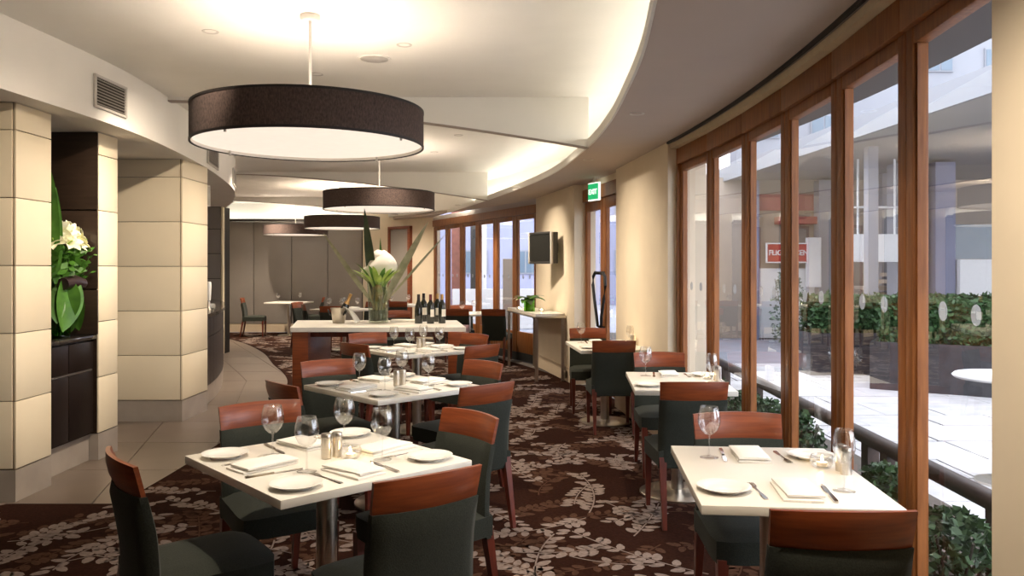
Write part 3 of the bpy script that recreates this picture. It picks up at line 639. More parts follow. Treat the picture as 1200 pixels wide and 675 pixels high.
facade('apartment_building', 'white apartment block with rows of windows above the canopy', 8.5, 26, 30, -0.05, 15, 'facade_white', 8, 6, 1.0, 0.9)
facade('grey_building', 'blue grey building across the street beyond the far doors', -9, 8, 33, -0.05, 7, 'facade_blue', 8, 3, 1.1, 1.0)
sl = thing('street_lamp', 'lit street lamp seen through the far folding doors', 'lamp', (-0.95, 22.0, -0.05))
new_obj('post', tube_me('post', [(0, 0, 0), (0, 0, 1.75)], 0.04, 'near_black'), parent=sl)
new_obj('globe', lathe_me('globe', [(0, 1.74), (.06, 1.76), (.09, 1.83), (.06, 1.9), (0, 1.92)], 'lamp_glow', 16), parent=sl)
for nm, px, yy, w, h_, m, lb in (('brick_pillar', 537, 21.0, .34, 4.0, 'brick_red', 'red brick pillar outside the far folding doors'), ('dark_post', 557, 20.5, .24, 3.2, 'near_black', 'dark upright post outside the far folding doors'), ('pale_post', 567, 21.5, .14, 4.0, 'sign_white', 'slim pale post beside the dark one outside the far doors'), ('tan_poster_stand', 597, 19.0, .32, 1.75, 'facade_tan', 'narrow tan display stand outside the far doors')):
    X = (px - 600)/F_PX*yy; o = new_obj(nm, box_me(nm, (0, 0, h_/2 - .05), (w, w*.8, h_), m, bevel=.01), loc=(X, yy, 0)); tag(o, lb, 'post' if 'post' in nm else 'pillar')
lw = new_obj('white_barrier', box_me('white_barrier', (-0.2, 20, .45), (2.6, .12, 1.0), 'sign_white')); tag(lw, 'low white barrier outside the far folding doors', 'barrier')
shrub(0.9, 15.0, .5, .35, .75, 900, 'dark green bush outside the rightmost far door', 'hedge_leaf', 0.07, 'courtyard_bush', -0.05)
# ------------------------------------------------------------------ pendants
def pendant(x, y, R_, label, zb=2.195):
    o = thing('drum_pendant', label, 'pendant lamp', (x, y, zb), group='drum pendant lamps')
    H = 0.215
    new_obj('shade', lathe_me('shade', [(R_ - .006, 0), (R_, 0), (R_, H), (R_ - .006, H), (R_ - .006, 0)], 'shade_linen', 96), parent=o)
    for z in (0.0, H - .012): new_obj('shade_rim', lathe_me('shade_rim', [(R_ - .008, z - .001), (R_ + .002, z - .001), (R_ + .002, z + .013), (R_ - .008, z + .013), (R_ - .008, z - .001)], 'shade_trim', 96), parent=o)
    new_obj('lining', lathe_me('lining', [(R_ - .010, .004), (R_ - .010, H - .004)], 'shade_lining', 96), parent=o)
    new_obj('diffuser', lathe_me('diffuser', [(0, .022), (R_ - .012, .022), (R_ - .012, .028), (0, .028)], 'diffuser', 96), parent=o)
    for k in range(4):
        a = k*PI/2 + .6
        new_obj('bulb', lathe_me('bulb', [(0, .08), (.03, .09), (.045, .12), (.03, .15), (0, .16)], 'lamp_glow', 14), parent=o, loc=(R_*.45*math.cos(a), R_*.45*math.sin(a), 0))
        new_obj('diffuser_clip', box_me('diffuser_clip', (0, 0, .005), (.012, .012, .03), 'metal_white'), parent=o, loc=((R_ - .018)*math.cos(a+.5), (R_ - .018)*math.sin(a+.5), 0))
        new_obj('spoke', box_me('spoke', (R_*.5, 0, H - .02), (R_ - .02, .012, .012), 'metal_white'), parent=o, rotz=a+.785)
    new_obj('stem', lathe_me('stem', [(0, .14), (.009, .14), (.009, CEIL - zb - .02), (0, CEIL - zb - .02)], 'metal_white', 12), parent=o)
    new_obj('ceiling_rose', lathe_me('ceiling_rose', [(0, CEIL - zb), (.06, CEIL - zb - .001), (.06, CEIL - zb - .02), (.05, CEIL - zb - .032), (0, CEIL - zb - .034)], 'metal_white', 24), parent=o)
pendant(-1.19, 4.68, 0.665, 'nearest and largest looking brown drum pendant lamp')
pendant(-1.64, 9.81, 0.68, 'brown drum pendant lamp above the vase table, second from the viewer')
pendant(-3.10, 14.5, 0.68, 'third brown drum pendant lamp toward the back panels')
pendant(-4.72, 17.3, 0.68, 'farthest brown drum pendant lamp by the grey back panels')
# recessed downlights
def downlight(x, y, z, power, label, size=1.5, tgt=None):
    o = thing('downlight', label, 'downlight', (x, y, z), group='recessed downlights')
    new_obj('bezel', lathe_me('bezel', [(.035, 0), (.05, -.004), (.052, 0), (.05, .002)], 'metal_white', 24), parent=o)
    l = bpy.data.lights.new('downlight_bulb', 'SPOT'); l.energy = power; l.color = (1.0, .85, .67); l.spot_size = size; l.spot_blend = 1.0; l.shadow_soft_size = .04
    lo = bpy.data.objects.new('downlight_bulb', l); C.objects.link(lo); lo.parent = o; lo.location = (0, 0, -.012)
    if tgt: lo.rotation_euler = (Vector(tgt) - Vector((x, y, z))).to_track_quat('-Z', 'Y').to_euler()
for x, y, z, k, nm, sz in ((-.80, 3.2, CEIL, 1.1, 'nearest four seat table', 1.5), (-.72, 5.3, CEIL, 1.1, 'second four seat table', 1.5), (-.88, 7.5, CEIL, 1.1, 'third four seat table', 1.5),
                       (.80, 3.05, SOF, .24, 'nearest window table', 1.7), (.85, 5.4, SOF, .65, 'second window table', 1.7), (.74, 7.7, SOF, .4, 'third window table', 1.3),
                       (-1.3, 8.9, CEIL, 1.0, 'vase table', 1.6), (-3.05, 14.0, CEIL, 2.2, 'far left table', 2.2), (-.9, 13.2, SOF, 1.2, 'far right table', 2.2), (-5.2, 16.2, CEIL, 3.2, 'table by the back panels', 2.4), (-2.9, 16.0, CEIL, 2.2, 'far middle table', 2.2),
                       (.05, 10.4, SOF, .35, 'high table', 1.6), (-3.2, 10.6, CEIL, 1.6, 'bar', 2.4),
                       (.62, 1.75, SOF, .9, 'right edge pillar, added out of view as fill', 2.5)):  # pillar spot is an added fill light, unseen from the camera
    downlight(x, y, z, K_SPOT*k, 'small recessed downlight above the %s' % nm, sz)
for x, y, k, nm, sz, tg in ((-1.5, 6.1, 1.7, 'lily niche', 1.15, (-3.3, 5.75, 1.25)), (-1.9, 5.0, 2.3, 'wide column', 1.0, (-3.6, 7.65, 1.25)), (-1.5, 8.2, 1.6, 'wide column side', 1.1, (-3.2, 8.0, 1.25)), (-1.3, 3.6, 1.9, 'left column', 1.1, (-3.15, 5.15, 1.25)), (-2.2, 9.6, 2.2, 'bar front', 1.3, (-3.8, 10.4, .7)), (-.8, 7.8, 2.0, 'cream pillar', 1.1, (1.2, 7.6, 1.2)), (-1.0, 10.2, 2.4, 'television pier', 1.0, (.6, 11.0, 1.3)), (-.6, 8.9, 1.6, 'exit doors', .9, (1.1, 9.3, 1.2))):
    downlight(x, y, CEIL, K_SPOT*k, 'added fill spot in the ceiling aimed at the %s' % nm, sz, tg)  # fill spots added to brighten the columns and walls evenly
cs = thing('ceiling_speaker', 'flush round white grille speaker in the near ceiling', 'speaker', (-.98, 4.9 + .75, CEIL))
new_obj('grille', lathe_me('grille', [(0, -.004), (.10, -.004), (.105, 0), (0, 0)], 'metal_white', 28), parent=cs)
new_obj('rim', lathe_me('rim', [(.10, -.006), (.115, -.006), (.118, 0), (.1, 0)], 'paint_white', 28), parent=cs)

# ------------------------------------------------------------------ chair
def slab(fn, nu, nv, th, name, material, puff=0.0):
    "closed curved sheet: fn(u, v) -> (x, y, z) of the mid surface, offset +-th/2 along y"
    bm = bmesh.new(); G = {}
    for s in (-1, 1):
        for i in range(nu+1):
            for j in range(nv+1):
                u, v = -1 + 2*i/nu, j/nv; x, y, z = fn(u, v)
                e = max(abs(u), abs(2*v-1)); k = 1.0 - 0.55*max(0, (e-.86)/.14)**2
                G[s, i, j] = bm.verts.new((x, y + s*th/2*k + (s*puff*(1-u*u)*(1-(2*v-1)**2)), z))
    for s in (-1, 1):
        for i in range(nu):
            for j in range(nv): bm.faces.new((G[s,i,j], G[s,i+1,j], G[s,i+1,j+1], G[s,i,j+1]))
    for i in range(nu):
        for j in (0, nv): bm.faces.new((G[-1,i,j], G[-1,i+1,j], G[1,i+1,j], G[1,i,j]))
    for j in range(nv):
        for i in (0, nu): bm.faces.new((G[-1,i,j], G[-1,i,j+1], G[1,i,j+1], G[1,i,j]))
    return finish(bm, name, material, True, 1.0)
def back_y(z): return -.195 - .085*max(0, (z-.42)/.42)**1.3
def make_chair(loc, rz, label, group):
    t = thing('dining_chair', label, 'chair', loc, rz, group)
    bm = bmesh.new()                                                # seat: upholstered block, wider in front
    NX, NY = 8, 8; G = {}
    for s, z in ((0, .345), (1, .445)):
        for i in range(NX+1):
            for j in range(NY+1):
                u, v = -1 + 2*i/NX, j/NY
                w = .196 + .022*v; x = u*w*(1 - .05*max(0, (v - .7)/.3)**3); y = -.215 + .455*v - .03*abs(u)**5*max(0, (v - .4)/.6)
                e = max(abs(u), 2*v - 1)
                zz = z + (.016*(1-u*u)*(1-(2*v-1)**2*.6) - .016*max(0, (e-.7)/.3)**2 if s else 0)
                G[s,i,j] = bm.verts.new((x, y, zz))
    for s in (0, 1):
        for i in range(NX):
            for j in range(NY): bm.faces.new((G[s,i,j], G[s,i+1,j], G[s,i+1,j+1], G[s,i,j+1]))
    for i in range(NX):
        for j in (0, NY): bm.faces.new((G[0,i,j], G[0,i+1,j], G[1,i+1,j], G[1,i,j]))
    for j in range(NY):
        for i in (0, NX): bm.faces.new((G[0,i,j], G[0,i,j+1], G[1,i,j+1], G[1,i,j]))
    new_obj('seat', finish(bm, 'seat', 'fabric', True, .9), parent=t)
    new_obj('backrest', slab(lambda u, v: (u*(.196 - .004*v), back_y(.335 + .395*v) + .030*u*u*min(1, v*1.5), .335 + .395*v), 12, 10, .056, 'backrest', 'fabric', .006), parent=t)
    new_obj('top_rail', slab(lambda u, v: (u*(.190 + .004*v), back_y(.728 + .105*v) + .032*u*u, .728 + .112*v - .006*u*u*v), 14, 3, .034, 'top_rail', 'mahogany'), parent=t)
    for s in (-1, 1):
        for (x, y, yb, zt) in ((.185, .205, .205, .36), (.172, -.195, -.265, .40)):
            bm = bmesh.new(); a, b = .021, .012
            top = [bm.verts.new((s*x + dx*a, y + dy*a, zt)) for dx, dy in ((-1,-1),(1,-1),(1,1),(-1,1))]
            bot = [bm.verts.new((s*x + dx*b, yb + dy*b, 0.004)) for dx, dy in ((-1,-1),(1,-1),(1,1),(-1,1))]
            bm.faces.new(top); bm.faces.new(bot)
            for k in range(4): bm.faces.new((top[k], top[(k+1)%4], bot[(k+1)%4], bot[k]))
            new_obj('leg', finish(bm, 'leg', 'mahogany_leg'), parent=t)
    return t
proto_chair = None
def chair_xy(cx, cy, a, label, group='dark upholstered dining chairs'):
    "a: heading of the sitter (direction faced), cx, cy: middle of the top rail"
    global proto_chair
    rz = a - PI/2; ox, oy = cx + .262*math.cos(a), cy + .262*math.sin(a)
    if proto_chair is None: proto_chair = make_chair((ox, oy, 0), rz, label, group); return proto_chair
    return dup(proto_chair, (ox, oy, 0), rz, label, group)
def chair_px(p, q, center, label, group='dark upholstered dining chairs'):
    a, b = P(*p, .84), P(*q, .84); m = (a+b)/2; t = (b-a)
    n = Vector((-t.y, t.x)); c = Vector(center) - Vector((m.x, m.y))
    if n.dot(c) < 0: n = -n
    return chair_xy(m.x, m.y, math.atan2(n.y, n.x), label, group)

# ------------------------------------------------------------------ tables
TH = 0.74
def table(name, cx, cy, a, sx, sy, label, pole_r=.04):
    t = thing(name, label, 'table', (cx, cy, 0), a)
    new_obj('table_top', box_me('table_top', (0, 0, TH - .0155), (sx, sy, .031), 'table_white', bevel=.003), parent=t)
    new_obj('pole', lathe_me('pole', [(0, .02), (pole_r, .02), (pole_r, TH - .045), (0, TH - .045)], 'steel', 24), parent=t)
    new_obj('bracket', box_me('bracket', (0, 0, TH - .04), (.3, .3, .016), 'near_black'), parent=t)
    new_obj('base', lathe_me('base', [(0, .005), (.245, .005), (.245, .016), (.23, .022), (pole_r + .01, .034), (0, .036)], 'steel', 48), parent=t)
    return t
# ------------------------------------------------------------------ tableware prototypes
PROTO = {}
def place(kind, builder, loc, rz, label, group):
    if kind not in PROTO:
        o = builder(); o.location = loc; o.rotation_euler = (0, 0, rz); o['label'] = label; o['group'] = group; PROTO[kind] = o; return o
    return dup(PROTO[kind], loc, rz, label, group)
def b_plate():
    return tag(new_obj('bread_plate', lathe_me('bread_plate', [(0, .003), (.05, .003), (.052, 0), (.056, 0), (.062, .006), (.088, .0165), (.0895, .018), (.087, .0185), (.06, .010), (.054, .0075), (0, .0075)], 'ceramic', 48)), '-', 'plate')
def b_glass(h=.20, rb=.044, name='wine_glass'):
    o = thing(name, '-', 'glass')
    k = h/.20
    new_obj('bowl', lathe_me('bowl', [(.004, .088*k), (.016, .092*k), (rb*.72, .108*k), (rb*.96, .130*k), (rb, .146*k), (rb*.95, .168*k), (rb*.82, .190*k), (rb*.76, .20*k), (rb*.74, .20*k), (rb*.80, .188*k), (rb*.92, .168*k), (rb*.965, .146*k), (rb*.92, .131*k), (rb*.68, .110*k), (.012, .095*k), (0, .093*k)], 'stemware', 32, None), parent=o)
    new_obj('stem', lathe_me('stem', [(.0065, .006), (.0036, .02), (.0034, .07*k), (.006, .09*k)], 'stemware', 12, None), parent=o)
    new_obj('foot', lathe_me('foot', [(0, .0008), (.036, .0008), (.036, .002), (.018, .004), (.006, .008), (0, .008)], 'stemware', 28, None), parent=o)
    return o
def b_bigglass():
    o = b_glass(.205, .036, 'water_goblet'); return o
def b_napkin():
    o = thing('folded_napkin', '-', 'napkin')
    for k, (dx, dy, rot, z0, th, s) in enumerate(((0, 0, 0, .0008, .012, 1.0), (.006, .006, .05, .0135, .012, .95))):
        bm = bmesh.new(); G = {}; nx, ny = 10, 6
        for sgn in (0, 1):
            for i in range(nx+1):
                for j in range(ny+1):
                    u, v = -1+2*i/nx, -1+2*j/ny; x, y = u*.062*s, v*.112*s
                    e = max(abs(u), abs(v)); zz = (th + .004*math.sin(u*2.2+k)*(v+1)*.5 + .003*(1-u)*.5) * (1 - .5*max(0, (e-.8)/.2)**2) if sgn else 0
                    G[sgn,i,j] = bm.verts.new((dx + x*math.cos(rot) - y*math.sin(rot), dy + x*math.sin(rot) + y*math.cos(rot), z0 + zz))
        for sgn in (0, 1):
            for i in range(nx):
                for j in range(ny): bm.faces.new((G[sgn,i,j], G[sgn,i+1,j], G[sgn,i+1,j+1], G[sgn,i,j+1]))
        for i in range(nx):
            for j in (0, ny): bm.faces.new((G[0,i,j], G[0,i+1,j], G[1,i+1,j], G[1,i,j]))
        for j in range(ny):
            for i in (0, nx): bm.faces.new((G[0,i,j], G[0,i,j+1], G[1,i,j+1], G[1,i,j]))
        new_obj('fold', finish(bm, 'fold', 'linen', True, .9), parent=o)
    return o
def flat_shape(bm, prof, z0, th, arch=0.0):
    "prof: (y, halfwidth) list; a thin arched bar along y"
    rows = []
    L = prof[-1][0]
    for y, w in prof:
        z = z0 + arch*math.sin(PI*min(1, max(0, y/L)))
        rows.append([bm.verts.new(c) for c in ((-w, y, z), (w, y, z), (w*.8, y, z+th), (-w*.8, y, z+th))])
    for a, b in zip(rows, rows[1:]):
        for k in range(4): bm.faces.new((a[k], a[(k+1)%4], b[(k+1)%4], b[k]))
    bm.faces.new(rows[0]); bm.faces.new(rows[-1])
def b_fork():
    bm = bmesh.new()
    flat_shape(bm, [(-.10, .006), (-.09, .009), (-.06, .007), (-.01, .0035), (.03, .0035), (.045, .010), (.055, .0115)], .001, .0025, -.0)
    for k in (-1.5, -.5, .5, 1.5):
        flat_shape2 = [(.054, .0018), (.095, .0013)]
        rows = []
        for y, w in flat_shape2:
            rows.append([bm.verts.new(c) for c in ((k*.006 - w, y, .0015), (k*.006 + w, y, .0015), (k*.006 + w, y, .0035), (k*.006 - w, y, .0035))])
        for a, b in zip(rows, rows[1:]):
            for q in range(4): bm.faces.new((a[q], a[(q+1)%4], b[(q+1)%4], b[q]))
        bm.faces.new(rows[-1])
    return tag(new_obj('fork', finish(bm, 'fork', 'cutlery_steel', True, .5)), '-', 'fork')
def b_knife():
    o = thing('table_knife', '-', 'knife')
    bm = bmesh.new(); flat_shape(bm, [(-.11, .006), (-.10, .009), (-.05, .008), (-.005, .006)], .0005, .006); new_obj('handle', finish(bm, 'knife_handle', 'cutlery_steel', True, .5), parent=o)
    bm = bmesh.new(); flat_shape(bm, [(-.006, .0055), (.03, .0095), (.08, .009), (.105, .002)], .001, .002); new_obj('blade', finish(bm, 'knife_blade', 'cutlery_steel', True, .5), parent=o)
    return o
def b_shaker():
    o = thing('steel_shaker', '-', 'shaker')
    new_obj('body', lathe_me('body', [(0, 0), (.019, 0), (.0195, .002), (.0195, .082), (0, .082)], 'steel', 24), parent=o)
    new_obj('cap', lathe_me('cap', [(.0195, .083), (.0195, .094), (.0175, .097), (0, .098)], 'steel', 24), parent=o)
    return o
def b_tealight():
    o = thing('tealight_holder', '-', 'candle')
    new_obj('glass_bowl', lathe_me('glass_bowl', [(0, .001), (.03, .001), (.042, .018), (.044, .034), (.038, .046), (.036, .046), (.041, .034), (.039, .019), (.028, .005), (0, .005)], 'stemware', 28, None), parent=o)
    new_obj('candle', lathe_me('candle', [(0, .006), (.019, .006), (.019, .02), (0, .02)], 'candle_wax', 18), parent=o)
    new_obj('flame', lathe_me('flame', [(0, .021), (.004, .026), (.0045, .030), (0, .042)], 'flame', 10, None), parent=o)
    return o
def seat_setting(tx, ty, ang, edge, tname, sname, offs, h=TH, plate=True, gl='glass'):
    "ang: direction the sitter faces; edge: distance from the table middle to the sitter's edge"
    f = Vector((math.cos(ang), math.sin(ang))); r = Vector((f.y, -f.x)); o = Vector((tx, ty)) - f*edge
    def at(k): q = o + r*offs[k][0] + f*offs[k][1]; return (q.x, q.y, h)
    w = '%s of the %s' % (sname, tname)
    if plate: place('plate', b_plate, at('plate'), ang, 'white bread plate at the ' + w, 'white bread plates')
    place('napkin', b_napkin, at('napkin'), ang - PI/2 + offs.get('nrot', 0), 'folded white napkin at the ' + w, 'folded napkins')
    place('fork', b_fork, at('fork'), ang - PI/2 + .06, 'steel fork at the ' + w, 'forks')
    place('knife', b_knife, at('knife'), ang - PI/2 - .08, 'steel table knife at the ' + w, 'table knives')
    if gl == 'glass': place('glass', b_glass, at('glass'), 0, 'clear wine glass at the ' + w, 'wine glasses')
    else: place('goblet', b_bigglass, at('glass'), 0, 'tall clear goblet at the ' + w, 'water goblets')
SQ = dict(plate=(-.285, .11), napkin=(-.04, .15), fork=(-.155, .14), knife=(.085, .14), glass=(.14, .235), nrot=.1)
TW = dict(plate=(-.21, .175), napkin=(.02, .165), fork=(-.10, .175), knife=(.125, .165), glass=(.185, .20), nrot=-.05)

# four seat tables: centre, heading of the near left sitter
def sq_table(cx, cy, a, sx, sy, tname, label, settings=True):
    table('dining_table', cx, cy, a, sx, sy, label)
    seats = (('front left seat', a + PI/2, sy/2), ('front right seat', a + PI, sx/2), ('rear left seat', a, sx/2), ('rear right seat', a - PI/2, sy/2))
    if settings:
        for sn, an, ed in seats: seat_setting(cx, cy, an, ed, tname, sn, SQ)
    return seats
# local x axis along the left->front edge; headings: front-left sitter faces a+90deg
T1 = (-.735, 3.07); A1 = math.radians(-47.5)
L1, F1_, R1 = P(216, 533.5, TH), P(330.7, 586, TH), P(555, 542.5, TH)
T1 = (((L1+R1)/2).x*.85 + F1_.x*.15, ((L1+R1)/2).y + .02)
sq_table(T1[0], T1[1], A1, .82, .79, 'nearest four seat table', 'nearest square white dining table, set for four')
T3 = (-.745, 5.00); A3 = math.radians(-46)
sq_table(T3[0], T3[1], A3, .82, .80, 'second four seat table', 'second square white dining table from the viewer, set for four')
T6 = (-.87, 7.25); A6 = math.radians(-50)
sq_table(T6[0], T6[1], A6, .80, .80, 'third four seat table', 'third square white dining table in front of the vase table')
for (tc, nm, off, a) in ((T1, 'nearest four seat table', (.00, -.01), A1), (T3, 'second four seat table', (.02, -.02), A3), (T6, 'third four seat table', (.02, .0), A6)):
    place('shaker', b_shaker, (tc[0] + off[0], tc[1] + off[1], TH), 0, 'left steel shaker of the pair on the ' + nm, 'steel shakers')
    place('shaker', b_shaker, (tc[0] + off[0] + .036, tc[1] + off[1] + .030, TH), 0, 'right steel shaker of the pair on the ' + nm, 'steel shakers')
place('tealight', b_tealight, (T1[0] + .095, T1[1] - .012, TH), 0, 'glass tealight beside the shakers on the nearest four seat table', 'tealights')
# chairs of the four seat tables
for p, q, tc, lb in (((122, 521), (153, 546.5), T1, 'chair at the bottom left corner, pulled from the nearest four seat table'),
                     ((442.7, 564.6), (564.5, 543.4), T1, 'chair seen from behind at front right of the nearest four seat table'),
                     ((256.7, 475), (348.7, 466.3), T1, 'chair with lit orange brown rail at rear left of the nearest four seat table'),
                     ((524.5, 475.5), (585.4, 488.7), T1, 'chair at rear right of the nearest four seat table, facing left'),
                     ((309.3, 444), (345.3, 452.4), T3, 'chair at front left of the second four seat table beside the walkway'),
                     ((544.7, 453.3), (602, 446), T3, 'chair seen from behind at front right of the second four seat table'),
                     ((356, 423), (410, 419.6), T3, 'chair at rear left of the second four seat table'),
                     ((546.7, 420), (591.3, 425.6), T3, 'chair with lit orange rail at rear right of the second four seat table'),
                     ((396.7, 400.4), (429.3, 403.7), T6, 'chair at front left of the third four seat table'),
                     ((548, 405.6), (586.7, 402), T6, 'chair seen from behind at front right of the third four seat table'),
                     ((411, 390.4), (449, 389), T6, 'chair at rear left of the third four seat table by the vase table'),
                     ((543, 389.6), (574, 392.4), T6, 'chair at rear right of the third four seat table')):
    chair_px(p, q, tc, 'dark ' + lb)
# window tables
def two_top(fl, fr, bl, tname, label):
    a, b, c = P(*fl, TH), P(*fr, TH), P(*bl, TH)
    sx = (b-a).length; sy = (c-a).length; d = (c-a).normalized(); ang = math.atan2(d.y, d.x); r = Vector((d.y, -d.x, 0))
    ctr = a + d*sy/2 + r*sx/2
    table('window_table', ctr.x, ctr.y, ang - PI/2, sx, sy, label)
    seat_setting(ctr.x, ctr.y, ang, sy/2, tname, 'near seat', TW, gl='goblet')
    seat_setting(ctr.x, ctr.y, ang + PI, sy/2, tname, 'far seat', TW, gl='glass')
    return ctr, ang, sx, sy
c2, a2, sx2, sy2 = two_top((822, 592), (1060, 595), (786, 522), 'nearest window table', 'nearest white two seat table beside the folding windows')
c4, a4, sx4, sy4 = two_top((744, 457.3), (863.7, 457.6), (733.3, 435.7), 'second window table', 'second white two seat table along the windows')
c5, a5, sx5, sy5 = two_top((680.7, 410.7), (762, 410.7), (662.5, 399.8), 'third window table', 'third white two seat table by the cream pillar')
for c, nm in ((c2, 'nearest window table'), (c4, 'second window table'), (c5, 'third window table')):
    place('tealight', b_tealight, (c.x + .215, c.y + .08, TH), 0, 'glowing glass tealight on the ' + nm, 'tealights')
    place('shaker', b_shaker, (c.x + .262, c.y - .02, TH), 0, 'steel shaker at the window side of the ' + nm, 'steel shakers')
    place('shaker', b_shaker, (c.x + .265, c.y + .03, TH), 0, 'farther steel shaker at the window side of the ' + nm, 'steel shakers')
for p, q, tc, lb in (((902.6, 596.5), (1080, 598), (c2.x, c2.y), 'chair back at the bottom right corner, near seat of nearest window table'),
                     ((811.5, 483), (913, 483), (c2.x, c2.y), 'chair facing the viewer at far seat of the nearest window table'),
                     ((775.3, 447), (853.7, 447), (c4.x, c4.y), 'chair seen from behind at near seat of the second window table'),
                     ((743, 412.4), (800.7, 412.4), (c4.x, c4.y), 'chair facing the viewer at far seat of the second window table'),
                     ((694.6, 398.7), (745.2, 398.7), (c5.x, c5.y), 'chair seen from behind at near seat of the third window table'),
                     ((668, 384), (708.7, 384), (c5.x, c5.y), 'chair facing the viewer at far seat of the third window table')):
    chair_px(p, q, tc, 'dark ' + lb)

# ------------------------------------------------------------------ vase table (counter height)
VH = .88
v0, v1, v2, v3 = P(340, 384, VH), P(546, 383.5, VH), P(535.3, 375.3, VH), P(348.7, 375.3, VH)
vt = thing('serving_table', 'long white topped serving table with mahogany slab legs and flowers', 'table', (0, 0, 0))
new_obj('table_top', prism_me('vt_top', [(v.x, v.y) for v in (v0, v1, v2, v3)], VH - .045, VH, 'table_white'), parent=vt)
new_obj('under_frame', box_me('under_frame', ((v0.x+v1.x)/2, (v0.y+v3.y)/2, VH - .075), ((v1.x - v0.x) - .1, .85, .06), 'mahogany_leg'), parent=vt)
for x in (v0.x + .09, v1.x - .10): new_obj('slab_leg', box_me('slab_leg', (x, (v0.y+v3.y)/2 - .02, (VH - .045)/2 + .002), (.16, v3.y - v0.y - .12, VH - .05), 'mahogany', bevel=.004), parent=vt)
# ice bucket with bottle
b = P(397, 378.6, VH)
ib = thing('ice_bucket', 'steel ice bucket with ring handles on the serving table', 'ice bucket', (b.x, b.y, VH))
new_obj('bucket', lathe_me('bucket', [(0, 0), (.062, 0), (.066, .01), (.085, .15), (.09, .165), (.086, .166), (.08, .15), (.06, .012), (0, .012)], 'steel', 32), parent=ib)
for s in (-1, 1):
    pts = [(s*.083 + s*.012*math.sin(t), -.04 + .03*math.cos(t) - .05, .12 + .028*math.sin(t)) for t in frange(0, 2*PI, 14)]
    new_obj('ring_handle', tube_me('ring_handle', pts, .006, 'near_black'), parent=ib)
cbm = bmesh.new(); lathe(cbm, [(0, 0), (.042, .002), (.042, .16), (.03, .20), (.016, .23), (.015, .30), (.017, .30), (.017, .312), (0, .313)], 20)
cb_ = thing('champagne_bottle', 'gold foiled champagne bottle leaning in the ice bucket', 'bottle', (b.x + .005, b.y, VH + .03))
cg = new_obj('glass_body', finish(cbm, 'champ', 'bottle_glass', True, .6), parent=cb_); cg.rotation_euler = (0, .42, 0)
cf = new_obj('gold_foil', lathe_me('gold_foil', [(.032, .197), (.0185, .23), (.0175, .30), (.019, .30), (.019, .314), (0, .316)], 'capsule_gold', 20), parent=cb_); cf.rotation_euler = (0, .42, 0)
bm = bmesh.new(); rows = []
for i in range(9):
    t = i/8; rows.append([bm.verts.new((.06 + .15*t + .02*math.sin(j*2.1)*t, -.04 + .03*math.sin(t*5 + j) + .055*(j-2)*(.35 + .5*t), .175 - .16*t**1.6 + .008*math.sin(j*1.7 + 3*t))) for j in range(5)])
for a_, b_ in zip(rows, rows[1:]):
    for j in range(4): bm.faces.new((a_[j], a_[j+1], b_[j+1], b_[j]))
cl = new_obj('draped_cloth', finish(bm, 'draped_cloth', 'linen', True), loc=(b.x, b.y, VH)); tag(cl, 'white service cloth draped over the ice bucket rim', 'cloth')
sm = cl.modifiers.new('thickness', 'SOLIDIFY'); sm.thickness = .004
# wine bottles
bprof = [(0, 0), (.036, 0), (.0375, .004), (.0375, .185), (.034, .205), (.018, .228), (.0145, .245), (.0145, .298), (0, .30)]
burg = [(0, 0), (.039, 0), (.0405, .004), (.0405, .15), (.034, .185), (.020, .22), (.0145, .25), (.0145, .298), (0, .30)]
for i, (x, yb, pr, cap, lab, lb) in enumerate(((490.5, 379, burg, 'capsule_dark', False, 'leftmost dark round shouldered wine bottle on the serving table'),
      (496.5, 376.6, bprof, 'capsule_dark', True, 'tall dark wine bottle second from left, behind the front row'),
      (504.5, 379.2, bprof, 'capsule_red', True, 'wine bottle with red capsule in the middle of the group'),
      (512.5, 377, bprof, 'capsule_gold', True, 'wine bottle with orange capsule, second from right'),
      (518, 378.8, bprof, 'capsule_gold', True, 'rightmost wine bottle with white label on the serving table'))):
    p = P(x, yb, VH); o = thing('wine_bottle', lb, 'bottle', (p.x, p.y, VH), R.uniform(-.4, .4), 'wine bottles on the serving table')
    sc = 1.05
    new_obj('glass_body', lathe_me('bottle_body', [(r*1.05, z*sc) for r, z in pr], 'bottle_glass', 24), parent=o)
    new_obj('capsule', lathe_me('capsule', [(.0165, .243*sc), (.0165, .300*sc), (0, .301*sc)], cap, 18), parent=o)
    if lab:
        bm = bmesh.new(); r = .0402
        for k in range(10):
            a, b2 = -1.9 + 1.7*k/10 + .3, -1.9 + 1.7*(k+1)/10 + .3
            bm.faces.new([bm.verts.new((r*math.cos(t), r*math.sin(t), z)) for t, z in ((a, .075), (b2, .075), (b2, .155), (a, .155))])
        new_obj('paper_label', finish(bm, 'paper_label', 'paper', True), parent=o)
# big vase with white bloom
p = P(443.5, 378, VH)
vz = thing('flower_vase', 'tall glass vase of white flowers and spear leaves on the serving table', 'vase', (p.x, p.y, VH))
new_obj('glass_vase', lathe_me('glass_vase', [(0, .002), (.103, .002), (.105, .01), (.122, .44), (.127, .455), (.124, .455), (.118, .44), (.100, .02), (0, .02)], 'vase_glass', 40, None), parent=vz)
new_obj('water', lathe_me('water', [(0, .022), (.089, .022), (.094, .14), (0, .14)], 'water', 32), parent=vz)
for k in range(9):
    a = k*.7; r0, r1 = .045, .07
    o = new_obj('flower_stem', tube_me('flower_stem', [(r0*math.cos(a), r0*math.sin(a), .02), (r1*math.cos(a+.4), r1*math.sin(a+.4), .30), (.06*math.cos(a+.6), .06*math.sin(a+.6), .50)], .012 if k % 3 else .02, 'stem', 7), parent=vz)
bulbm = lathe_me('palm_heart', [(0, .28), (.03, .30), (.04, .38), (.025, .48), (0, .5)], 'stem', 14); new_obj('palm_heart', bulbm, parent=vz, loc=(0.01, -.06, 0))
